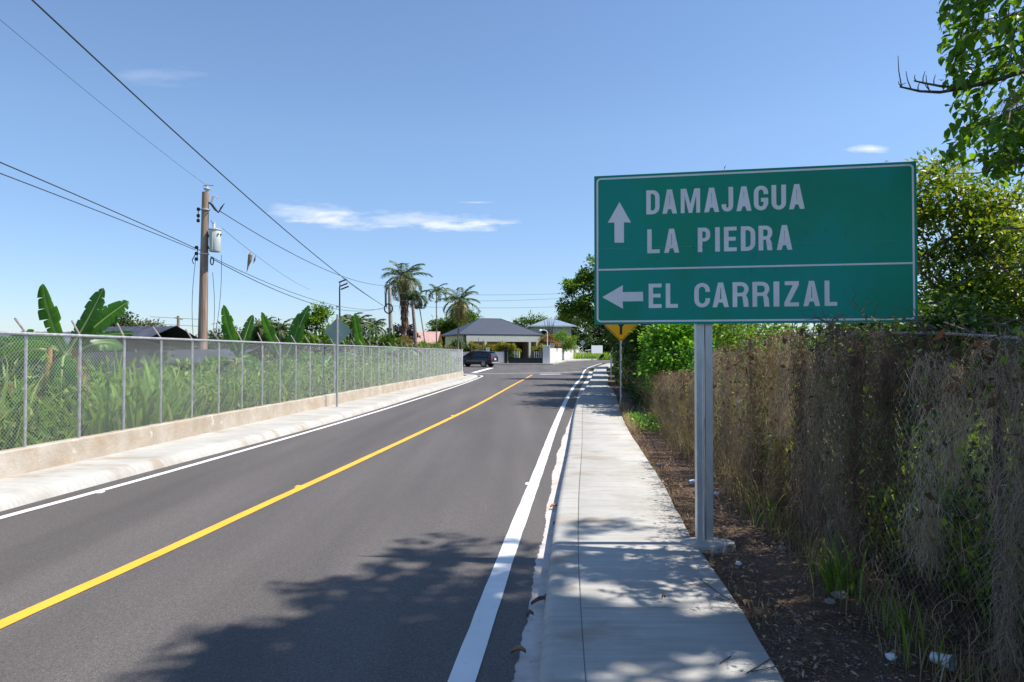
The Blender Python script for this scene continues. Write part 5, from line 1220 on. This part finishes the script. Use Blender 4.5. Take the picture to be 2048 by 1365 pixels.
# bare twigs and arching stems poking out of the matted top
mb = MB()
for k in range(150):
    y = random.uniform(2.2, 12) if k % 3 else random.uniform(2.6, 5.2); a = np.array([FRx(y)-random.uniform(-.05, .15), y, FRz(y)-random.uniform(0, .2)]); L = random.uniform(.12, .42)*(1.0 if y < 6 else .7)
    d = np.array([random.uniform(-.9, .6), random.uniform(-1, 1), random.uniform(-.35, .45)]); b = a+d/np.linalg.norm(d)*L; mb.tube(limb_path(a, b, 5, .10), [.004, .0035, .003, .0025, .002, .001], 4, False)
for (px, py, ex, ey) in ((1733, 640, 1702, 572), (1712, 618, 1694, 600), (1722, 625, 1738, 606), (1745, 640, 1760, 600), (1655, 645, 1640, 615), (1690, 640, 1670, 622), (1780, 636, 1800, 618), (1840, 636, 1815, 612)):
    mb.tube(limb_path(at(px, py, 4.6), at(ex, ey, 4.65), 4, .05), [.004, .003, .0025, .002, .001], 4, False)
tag(mb.build('dry_stems', M['twig']), 'tangled bare stems sticking out along the top of the vine curtain', 'dry stems', kind='stuff')
# grass at the foot
n = 3800; y = 2.2+rng.random(n)*16; x = np.array([FRx(v) for v in y])-.10-np.abs(rng.normal(size=n))*.16
x = np.where(y < 6.5, x+.07, x); Vb, Fb = blades(np.stack([x, y, np.full(n, .09)], 1), np.where(y < 6.5, .55, 1.0)*rng.uniform(.12, .55, n), rng.uniform(.003, .008, n), rng.uniform(.2, 1.1, n), 5)
tag(fast('dry_grass', Vb, Fb, M['straw']), 'dry straw grass arching out along the foot of the right fence', 'grass', kind='stuff')
n = 110; y = np.concatenate([rng.normal(4.55, .10, 60), rng.normal(6.3, .3, 30), rng.normal(3.7, .2, 20)]); x = np.array([FRx(v) for v in y])-.2-np.abs(rng.normal(size=n))*.09
Vb, Fb = blades(np.stack([x, y, np.full(n, .1)], 1), rng.uniform(.2, .5, n), rng.uniform(.006, .013, n), rng.uniform(.3, 1.0, n), 6)
tag(fast('green_grass', Vb, Fb, M['l_mid']), 'green grass tufts leaning out at the foot of the vine curtain', 'grass', kind='stuff')
# field behind the right fence: grass, shrubs, trees
n = 26000; y = rng.uniform(2, 26, n); x = np.array([FRx(v) for v in y])+.35+rng.random(n)**1.2*7
Vb, Fb = blades(np.stack([x, y, np.zeros(n)], 1), rng.uniform(.5, 1.25, n), rng.uniform(.012, .03, n), rng.uniform(.2, .9, n), 4)
tag(fast('field_grass', Vb, Fb, M['l_grassb']), 'bright yellow-green tall grass in the field behind the right fence', 'grass', kind='stuff')
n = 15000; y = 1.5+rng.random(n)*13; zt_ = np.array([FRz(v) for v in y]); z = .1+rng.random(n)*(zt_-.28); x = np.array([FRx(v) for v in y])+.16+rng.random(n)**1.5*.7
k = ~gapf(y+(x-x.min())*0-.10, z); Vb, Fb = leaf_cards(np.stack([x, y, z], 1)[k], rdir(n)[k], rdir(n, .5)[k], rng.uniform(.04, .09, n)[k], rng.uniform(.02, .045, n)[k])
tag(fast('thicket', Vb, Fb, M['l_shaded']), 'leafy thicket behind the overgrown fence with shade darkened into its leaf colour', 'thicket', kind='stuff')
tree('added_shade_tree', (9.6, 3.9, 0), 'unseen broad tree added off to the right to shade the vine curtain', 'tree', [(0, 0, 5.0, 2.9, 2.0, 2.3, 3), (-.3, -2.2, 4.6, 2.4, 2.2, 2.0, 2)], M['l_dark'], (.16, .09), 150, 120, .6, .2, limbs=30, shell=.2)  # out of view, added to cast shade on the thicket and curtain
def vis(P):  # pruned so that it stays behind the sign's outline and the road view open
    return np.ones(len(P), bool)
tree('leafy_tree', (6.5, 9.6, 0), 'sunlit small-leaved tree right behind the right end of the green sign', 'tree',
     [(-.1, 0, 3.0, 1.25, 1.1, 1.25, 3), (-.55, 0, 3.7, .75, .8, .65, 1.4), (.7, .3, 2.2, 1.3, 1.2, 1.1, 2), (-.6, 0, 1.5, 1.2, 1.2, 1.0, 2), (.9, 0, 1.1, 1.4, 1.2, .9, 1.5)], M['l_small'], (.085, .045), 190, 170, .34, .08, ovate=False, limbs=60, shell=.15)
tree('leafy_tree', (8.9, 10.5, 0), 'lower small-leaved tree at the right edge beyond the vine curtain', 'tree',
     [(0, 0, 2.0, 1.9, 1.5, 1.5, 2), (-.8, -.5, 1.2, 1.4, 1.3, 1.0, 1)], M['l_small'], (.09, .05), 120, 170, .38, .08, limbs=40, shell=.15)
tree('roadside_shrub', (5.4, 12.2, 0), 'dark green shrub filling the gap under the middle of the green sign', 'shrub',
     [(0, 0, 1.7, 1.3, 1.5, 1.0, 2), (-.3, 2.2, 1.7, 1.2, 1.4, 1.0, 2)], M['l_mid'], (.09, .045), 100, 80, .34, .06, limbs=30, shell=.15)
tree('roadside_shrub', (4.9, 8.4, 0), 'dense shrub with yellowish tips behind the vine curtain right of the post', 'shrub',
     [(0, 0, 1.2, .9, 1.2, .9, 2), (.6, 1.2, 1.6, .9, 1.0, 1.0, 2)], M['l_small'], (.075, .04), 100, 80, .3, .05, limbs=30, shell=.15)
tree('roadside_shrub', (4.1, 7.2, 0), 'leafy shrub just behind the vine curtain under the right half of the green sign', 'shrub',
     [(0, 0, 1.75, .8, 1.3, .6, 2), (-.3, -1.2, 1.7, .5, .7, .45, 1)], M['l_dark'], (.075, .04), 70, 90, .25, .05, limbs=20, shell=.1)
tree('bright_bush', (4.10, 17.8, 0), 'bright lime-green bush spilling over the fence left of the sign post', 'bush',
     [(0, 0, 1.75, .70, 1.0, .75, 3), (.3, .2, 2.3, .6, .8, .5, 1.4), (-.3, -.4, 1.2, .5, .6, .45, 1)], M['l_bright'], (.12, .07), 90, 60, .27, .05, limbs=24, shell=.3)
tree('roadside_shrub', (5.4, 19.5, 0), 'tall green shrub rising between the bright bush and the green sign', 'shrub',
     [(0, 0, 2.6, 1.3, 1.5, 1.5, 2), (-.7, -.5, 1.8, 1.0, 1.0, 1.2, 1)], M['l_mid'], (.12, .06), 90, 70, .4, .08, limbs=30, shell=.2)
for (x, y, h, rx, lab, mt) in [(6.6, 23.5, 7.6, 2.5, 'tall shade tree hidden mostly behind the amber sign and green board', 'l_dark'), (7.6, 29, 8.2, 2.9, 'large dark roadside tree throwing the first band of shade on the road', 'l_dark'),
                               (8.4, 36.5, 8.4, 2.8, 'second large roadside tree behind the amber sign', 'l_mid'), (9.6, 45, 8.6, 2.7, 'tall bright-tipped tree whose branches reach out left of the green board', 'l_mid'),
                               (12.4, 55, 9, 3.4, 'broad tree shading the far pavement', 'l_dark'), (15.0, 68, 8.5, 3.6, 'dark tree at the beginning of the far bend', 'l_dark'), (19.5, 86, 8, 4.0, 'dark tree behind the blank white board', 'l_dark')]:
    sz = .14+.0022*y
    tree('roadside_tree', (x, y, zg(y)), lab, 'tree', [(0, 0, h*.66, rx, rx, h*.30, 3), (-rx*.45, -.5, h*.45, rx*.75, rx*.8, h*.25, 1.5), (0, 0, h*.28, rx*.9, rx*.9, h*.22, 1.3)],
         M[mt], (sz*1.25, sz*.6), 130, 75, .62+.004*y, .18, group='trees lining the right side of the road', limbs=40, shell=.35)
tree('roadside_tree', (7.7, 46, 0), 'slender branching tree reaching furthest over the road against the sky', 'tree',
     [(-2.1, 0, 8.0, .5, .8, .7, .4), (-2.5, 0, 6.7, 1.0, 1.2, .8, 1.2), (-3.7, 0, 6.2, .75, .8, .45, .7), (-3.0, 0, 5.1, 1.2, 1.2, .7, 1.2), (-3.9, 0, 4.6, .75, .8, .45, .7), (-2.0, 0, 4.3, 1.2, 1.2, .6, 1), (-1.2, 0, 6.3, 1.2, 1.4, 2.0, 1.6)], M['l_mid'], (.24, .12), 110, 42, .36, .14, limbs=60, shell=.1,
     group='trees lining the right side of the road', fork=(-.9, 0, 3.0))
tree('far_tree', (8.6, 119, .8), 'dark tree overlapping the far metal roof from the right', 'tree', [(1.6, 0, 5.6, 2.6, 2, 2.6, 2), (.6, 0, 6.6, 1.4, 1.2, 1.2, 1), (3.2, 0, 4.4, 2.6, 2, 2.3, 1.5)], M['l_dark'], (.36, .17), 80, 60, .7, .15)
tree('far_tree', (26, 132, .8), 'dark far trees closing the view above the blank board', 'tree', [(-8, 0, 3.6, 5, 3, 3.4, 2), (0, 0, 4.5, 6, 4, 4.2, 2)], M['l_dark'], (.5, .25), 110, 60, 1.2, .25)
# undergrowth along the shaded pavement
n = 9000; y = rng.uniform(19, 62, n); x = np.array([sR(v) for v in y])+.45+rng.random(n)**1.4*3
Vb, Fb = leaf_cards(np.stack([x, y, .1+rng.random(n)**1.6*1.7], 1), rdir(n, .1), rdir(n, .9), rng.uniform(.08, .22, n), rng.uniform(.04, .10, n))
tag(fast('undergrowth', Vb, Fb, M['l_dark']), 'dark leafy undergrowth lining the shaded far pavement', 'undergrowth', kind='stuff')
n = 3000; y = rng.uniform(16.5, 34, n); x = np.array([sR(v) for v in y])+.75+rng.random(n)*1.0
Vb, Fb = blades(np.stack([x, y, np.full(n, .08)], 1), rng.uniform(.4, 1.3, n), rng.uniform(.012, .025, n), rng.uniform(.2, .8, n), 4)
tag(fast('brown_grass', Vb, Fb, M['straw']), 'tall golden dry grass under the bright bush behind the amber sign post', 'grass', kind='stuff')
# creeper patch and tufts on the verge
n = 2600; c = rng.normal(size=(n, 2))*np.array([.33, .8])+np.array([3.15, 15.4]); k = c[:, 0] > np.array([sR(v) for v in c[:, 1]])+.12; c = c[k]; n = len(c)
Vb, Fb = leaf_cards(np.stack([c[:, 0], c[:, 1], .13+rng.random(n)*.13], 1), rdir(n, .15), rdir(n, 2.2), rng.uniform(.04, .09, n), rng.uniform(.035, .07, n))
tag(fast('creeper_patch', Vb, Fb, M['l_vine']), 'pale green creeper spreading over the dirt near the amber sign post', 'creeper', kind='stuff')
n = 1500; y = np.concatenate([rng.uniform(13.5, 21, 900), rng.uniform(4, 13, 600)]); x = np.array([sR(v) for v in y])+.03+np.abs(rng.normal(size=n))*.10
Vb, Fb = blades(np.stack([x, y, np.full(n, .09)], 1), np.where(y > 13, rng.uniform(.08, .32, n), rng.uniform(.02, .08, n)), rng.uniform(.004, .010, n), rng.uniform(.3, 1.2, n), 4)
tag(fast('edge_grass', Vb, Fb, M['straw']), 'yellowing grass tufts along the right edge of the pavement', 'grass', kind='stuff')
# gravel, litter and fallen leaves on the verge
def pebbles(n, P, s, mt, name, lab):
    oc = np.array([[1, 0, 0], [-1, 0, 0], [0, 1, 0], [0, -1, 0], [0, 0, 1], [0, 0, -1.]]); fc = np.array([[0, 2, 4], [2, 1, 4], [1, 3, 4], [3, 0, 4], [2, 0, 5], [1, 2, 5], [3, 1, 5], [0, 3, 5]])
    V = oc[None]*rng.uniform(.5, 1.3, (n, 6, 1))*s[:, None, None]*np.array([1, 1, .65]); a = rng.uniform(0, 6.28, n); ca, sa = np.cos(a), np.sin(a)
    V = np.stack([V[..., 0]*ca[:, None]-V[..., 1]*sa[:, None], V[..., 0]*sa[:, None]+V[..., 1]*ca[:, None], V[..., 2]], 2)+P[:, None]
    F = (fc[None]+(np.arange(n)*6)[:, None, None]).reshape(-1, 3); return tag(fast(name, V.reshape(-1, 3), F, mt), lab, 'gravel', kind='stuff')
n = 16000; y = 2+rng.random(n)**1.6*14; x = np.array([sR(v) for v in y])+.01+rng.random(n)**1.2*(1.0+.06*y)
M['gravel'] = leafmat('gravel', [(.09, .06, .045), (.16, .12, .10), (.24, .18, .15), (.36, .31, .28), (.20, .13, .09)], .0, .8)
pebbles(n, np.stack([x, y, np.full(n, .098)+.03*np.sin(x*2.3+y*1.7)*.6], 1), rng.uniform(.003, .011, n), M['gravel'], 'gravel', 'fine gravel strewn over the shaded dirt verge')
n = 2600; y = 2.3+rng.random(n)**1.3*16; x = np.array([sR(v) for v in y])+.02+np.abs(rng.normal(size=n))*.45
M['litter'] = leafmat('leaf_litter', [(.20, .11, .06), (.33, .20, .11), (.45, .32, .21), (.14, .08, .045)], .1, .9, (1, 1, 1))
Vb, Fb = leaf_cards(np.stack([x, y, .125+rng.random(n)*.03], 1), rdir(n)*np.array([1, 1, .2]), rdir(n, 2.5), rng.uniform(.02, .06, n), rng.uniform(.008, .025, n))
tag(fast('leaf_litter', Vb, Fb, M['litter']), 'dry brown leaf litter scattered over the dirt verge', 'leaf litter', kind='stuff')
def rock(px, py, s, z, mt, label, name='stone', cat='stone', sq=.7):
    x, y = G(px, py, z); mb = MB(); k = 9; base = random.random()
    for i in range(7):
        ph = math.pi*i/6
        for j in range(k):
            a = 2*math.pi*j/k; r = s*(1+.16*math.sin(3*a+base*9+ph*2)+.1*math.sin(5*ph+a))
            mb.v.append((x+r*math.sin(ph)*math.cos(a)*1.15, y+r*math.sin(ph)*math.sin(a), z+s*.45+r*math.cos(ph)*sq))
    for i in range(6):
        for j in range(k): mb.f.append((i*k+j, (i+1)*k+j, (i+1)*k+(j+1) % k, i*k+(j+1) % k))
    return tag(mb.build(name, mt, None, True), label, cat)
rock(1680, 1197, .045, .10, M['stone'], 'largest pale stone on the shaded dirt between the pavement and the vines')
rock(1821, 1280, .027, .10, mat('pink_stone', (.50, .30, .22), .8, nscale=12), 'small pinkish stone left of the plastic cup')
rock(1565, 1100, .03, .10, M['stone'], 'flat pale stone right of the sign post footing')
rock(1660, 1208, .03, .09, M['stone'], 'smaller grey stone touching the largest pale stone')
rock(1783, 1318, .026, .10, M['paper'], 'crumpled white scrap beside the plastic cup', 'litter', 'litter')
rock(1477, 1130, .022, .10, M['paper'], 'crumpled white scrap just right of the concrete footing', 'litter', 'litter')
rock(1386, 968, .045, .10, mat('blue_white_scrap', (.62, .72, .86), .6), 'pale blue crumpled plastic bag beside the pavement left of the post', 'litter', 'litter')
rock(1433, 990, .03, .10, M['paper'], 'white scrap on the dirt just right of the post', 'litter', 'litter')
rock(1317, 931, .03, .10, mat('dull_white_scrap', (.55, .56, .60), .7), 'small dull white scrap in the sunlit dirt', 'litter', 'litter')
p = at(1486, 805, 9.2); mb = MB()
for i in range(5):
    for j in range(8): ph = math.pi*i/4; a = j*math.pi/4; r = .045*(1+.3*random.random()); mb.v.append((p.x+r*math.sin(ph)*math.cos(a)-.05, p.y+r*math.sin(ph)*math.sin(a), p.z+r*math.cos(ph)))
for i in range(4):
    for j in range(8): mb.f.append((i*8+j, (i+1)*8+j, (i+1)*8+(j+1) % 8, i*8+(j+1) % 8))
tag(mb.build('litter', M['paper'], None, True), 'ragged white plastic scrap caught in the vine curtain', 'litter')
x, y = G(1885, 1330, .12); cup = MB(); dd = Vector((.45, -.8, .06)).normalized(); Mq = dd.to_track_quat('Z', 'Y').to_matrix()
cup.lathe([(.0, -.05), (.026, -.05), (.036, .045), (.040, .046), (.040, .051), (.034, .050), (.0245, -.044), (0, -.044)], (x, y, .145), 24, Mq)
tag(cup.build('plastic_cup', M['cup'], None, True), 'translucent plastic cup lying on its side in the dark gravel', 'cup')
# leaves and twigs on pavement and gutter
def big_leaf(px, py, z, L, W, az, label, mt):
    x, y = G(px, py, z); n = 8; V = []; F = []
    d = Vector((math.cos(az), math.sin(az), 0)); s = Vector((-d.y, d.x, 0))
    for i in range(n+1):
        t = i/n; w = W*math.sin(math.pi*(t*.96+.02))**.8; c = Vector((x, y, z+.012+.02*math.sin(t*3)))+d*L*(t-.5)
        V += [c-s*w+Vector((0, 0, .016)), c, c+s*w*.8+Vector((0, 0, .022))]
    for i in range(n): F += [(3*i, 3*i+1, 3*i+4, 3*i+3), (3*i+1, 3*i+2, 3*i+5, 3*i+4)]
    tag(fast('fallen_leaf', V, F, mt, None, True), label, 'leaf')
lb = mat('tan_leaf', (.30, .17, .09), .8, nscale=25, namt=.25); ld = mat('dark_tan_leaf', (.17, .10, .06), .8, nscale=25, namt=.3)
big_leaf(1037, 1313, .006, .085, .026, 0, 'tan fallen leaf lying on the ragged asphalt edge', lb)
big_leaf(1083, 1210, .006, .17, .02, .55, 'long curled dead leaf lying across the gutter', ld); big_leaf(1094, 1205, .03, .09, .018, 1.2, 'second curled dead leaf stacked on the long one in the gutter', lb)
big_leaf(1108, 1018, .006, .09, .03, .1, 'orange-brown leaf in the gutter beside the kerb', mat('orange_leaf', (.36, .15, .06), .8)); big_leaf(1112, 1053, .006, .07, .02, .4, 'small brown leaf in the gutter beside the kerb', ld)
big_leaf(1060, 1238, .006, .05, .02, .3, 'small dark leaf scrap in the gutter', ld); big_leaf(1522, 1240, .10, .07, .03, .2, 'rust-brown leaf at the right pavement edge', lb); big_leaf(1327, 1204, .143, .03, .012, .5, 'tiny dark leaf scrap on the middle of the pavement', ld)
for k, pts in enumerate([[(1400, 1161), (1440, 1190), (1470, 1208)], [(1420, 1194), (1455, 1205), (1478, 1212)], [(1493, 1350), (1540, 1322), (1568, 1330)], [(1503, 1347), (1560, 1335)], [(1440, 1330), (1462, 1316)], [(1352, 1078), (1388, 1074)], [(1302, 971), (1320, 969)]]):
    P = [Vector((*G(a, b, .14), .148)) for a, b in pts]
    tag(MB().tube(P, .0028, 5).build('twig', M['twig']), ['long thin twig lying across the pavement edge below the footing', 'short twig beside the long one below the footing', 'bent twig at the bottom right corner of the pavement', 'straight twig crossing the bent one at the bottom of the pavement', 'tiny twig on the pavement near the bottom', 'pale twig on the sunlit pavement left of the post', 'small twig on the far sunlit pavement'][k], 'twig')
# road studs and a joint groove in the pavement's kerb
for (px, py, lab, mt) in [(600, 974, 'raised yellow road stud on the centre line, nearer one', 'yellow'), (906, 832, 'raised yellow road stud on the centre line, farther one', 'yellow'), (1059, 968, 'raised white road stud on the right edge line', 'white'), (196, 985, 'raised white road stud on the left edge line', 'white')]:
    x, y = G(px, py, .01); o = MB().add([(x-.06, y-.05, .009), (x+.06, y-.05, .009), (x+.06, y+.05, .009), (x-.06, y+.05, .009), (x-.045, y-.02, .026), (x+.045, y-.02, .026), (x+.045, y+.02, .026), (x-.045, y+.02, .026)], [(0, 1, 5, 4), (1, 2, 6, 5), (2, 3, 7, 6), (3, 0, 4, 7), (4, 5, 6, 7)]).build('road_stud', M[mt]); tag(o, lab, 'road stud', 'road studs on the painted lines')
# dead vine-wrapped tree at the right edge
dt = empty('dead_tree', (3.45, 4.25, 0), 'dark dead trunk wrapped in brown vines at the right edge', 'tree')
MB().tube(limb_path((0, 0, 0), (.1, .1, 2.7), 6, .04), list(np.linspace(.11, .05, 7)), 9).build('trunk', M['bark'], dt, True)
mb = MB()
for k in range(22):
    a = np.array([.05*rng.normal(), .05*rng.normal(), rng.uniform(1.2, 2.7)]); b = a+rng.normal(size=3)*np.array([.45, .35, .35]); mb.tube(limb_path(a, b, 4, .12), [.012, .009, .007, .004, .002], 4)
mb.build('branches', M['twig'], dt, True)
n = 1800; z = rng.uniform(.3, 2.75, n); P = np.stack([rng.normal(size=n)*.10, rng.normal(size=n)*.10, z], 1); Vb, Fb = strands(P, rng.uniform(.15, .5, n), rng.uniform(.003, .007, n)); Vb[:, 2] = np.maximum(Vb[:, 2], .05)
fast('hanging_vines', Vb, Fb, M['drybrown'], dt)
# ---------------------------------------------------------------- big-leaved tree overhanging from the right
big = empty('overhanging_tree', (5.6, 4.9, 0), 'large-leaved tree leaning in over the top right corner and shading the pavement', 'tree'); bo = np.array(big.location)
mb = MB(); fk = (.5, -.8, 5.2); mb.tube(limb_path((0, 0, -.1), fk, 6, .02), list(np.linspace(.24, .17, 7)), 12)
def keep(P):
    px, py = proj(P); infr = (P[:, 1] > .3) & (px > -100) & (px < 2300) & (py > -60) & (py < 1500)
    lim = np.interp(px, [1872, 1885, 1900, 1960, 1985, 2048, 2300], [-60, 330, 335, 330, 372, 372, 420])
    edge = np.interp(py, [-60, 60, 130, 190, 250, 290, 330, 380], [1868, 1855, 1862, 1892, 1905, 1880, 1872, 1960])
    return (~infr) | ((px > edge) & (py < lim))
TW = []
def cand(n, c, r):
    d = rdir(n); q = rng.random(n)**(1/2.2); return np.array(c)+d*np.array(r)*q[:, None]
cl = np.concatenate([cand(125, (8.35, 2.95, 10.4), (3.5, 3.35, 2.0)), cand(35, (5.9, 2.6, 10.2), (1.0, 1.5, 1.0))]); top_ = cl[rng.integers(0, 160, 7600)]+rng.normal(size=(7600, 3))*np.array([.42, .42, .35])
C = np.concatenate([top_, cand(600, (5.9, 1.6, 5.4), (1.7, 3.2, 1.8)), cand(230, (4.05, 5.0, 3.95), (.95, .8, 1.1)), cand(60, (3.6, 4.9, 3.35), (.5, .6, .3)), cand(60, (3.35, 4.85, 4.2), (.35, .6, .6))])
gx = C[:, 0]-C[:, 2]*sd.x/sd.z; gy = C[:, 1]-C[:, 2]*sd.y/sd.z
okc = ~((C[:, 2] > 6) & (gy > 4.0) & (gx > .8) & (gx < 2.7)) & ~((C[:, 2] > 6) & (gx < -1.3-.5*np.clip(4.5-gy, 0, 1)+.16*np.sin(gy*6)))
for hx, hy, hr in ((1.1, 3.3, .50), (.55, 3.25, .30), (.45, 4.45, .28), (1.0, 4.15, .22), (-.45, 4.2, .16), (.9, 5.6, .4), (-.3, 3.45, .18)): okc &= ~((C[:, 2] > 4.5) & ((gx-hx)**2*.5+(gy-hy)**2 < hr*hr))
C = C[okc]; C = C[keep(C)]
n = len(C); cc = np.array([5.6, 3.6, 5.0]); td = nrm(nrm(C-cc)*.8+rdir(n)*.7+np.array([0, 0, -.25])); LV = []; tl = rng.uniform(.25, .45, n)
P = []; D = []; N = []; S = []
for k in range(8):
    t = (k+.6)/8; p = C+td*(tl*t)[:, None]; sd_ = nrm(np.cross(td, rdir(n, 2.0)))*(1 if k % 2 else -1)
    P.append(p); D.append(nrm(sd_*.9+td*.45+np.array([0, 0, -.35])+rng.normal(size=(n, 3))*.15)); N.append(nrm(rdir(n)*.45+np.array([0, 0, 1.0]))); S.append(np.where(C[:, 2] > 6, rng.uniform(.14, .20, n), rng.uniform(.07, .12, n))*(1-.15*abs(t-.5)))
P, D, N, S = map(np.concatenate, (P, D, N, S)); m = keep(P+D*S[:, None]*.8)
Vb, Fb = leaf_cards(P[m]-bo, D[m], N[m], S[m], S[m]*.50, True); fast('crown', Vb, Fb, M['l_near'], big)
# twigs and limbs
A = C-bo; B = C+td*tl[:, None]-bo
for i in range(len(C)):
    if keep(np.array([C[i]+td[i]*tl[i]]))[0] and (C[i][2] < 6 or i % 4 == 0): mb.tube([tuple(A[i]), tuple(B[i])], [.005, .002], 3, False)
sel = rng.choice(len(C), 130, replace=False)
for i in sel:
    pth = limb_path(np.array(fk)+np.array([0, 0, rng.uniform(-1.5, .6)]), A[i], 5, .05); pw = np.array(pth)+bo
    if not keep(pw[2:]).all(): continue
    mb.tube(pth, list(np.linspace(.045, .006, 6)), 5)
mb.build('trunk', M['bark'], big, True)
mb = MB()
def pb(L, Y, r0, r1):
    P = [at(a, b, Y+dy)-Vector(bo) for a, b, dy in L]; mb.tube(P, list(np.linspace(r0, r1, len(P))), 6)
pb([(2100, 125, .1), (2040, 145, 0), (1990, 162, 0), (1930, 176, 0), (1880, 185, 0), (1840, 183, 0), (1800, 174, 0)], 4.9, .022, .006)
pb([(1990, 160, 0), (1925, 176, 0), (1882, 173, 0), (1850, 167, 0), (1828, 162, 0)], 4.85, .012, .005)
for a, b, c, d in ((1803, 173, 1796, 112), (1822, 178, 1812, 143), (1868, 172, 1871, 150), (1846, 168, 1850, 143), (1862, 184, 1848, 165), (1858, 180, 1852, 150), (1836, 182, 1840, 164), (1803, 174, 1797, 163), (1800, 174, 1812, 166), (1832, 163, 1830, 150)):
    pb([(a, b, 0), ((a+c)/2-2, (b+d)/2, 0), (c, d, 0)], 4.88, .0045, .002)
mb.build('bare_branch', M['twig'], big, True)
n = 500; P = cand(n, (3.8, 4.9, 3.55), (.3, .3, .12)); P = P[keep(P)]-bo
mV, mF = strands(P, rng.uniform(.1, .3, len(P)), rng.uniform(.002, .004, len(P)), swing=.6)
fast('moss_tufts', mV, mF, M['moss'], big)
for ob in list(scene.objects):      # smooth-shaded leaves would look like blobs: nothing to do; tidy bounds only
    pass
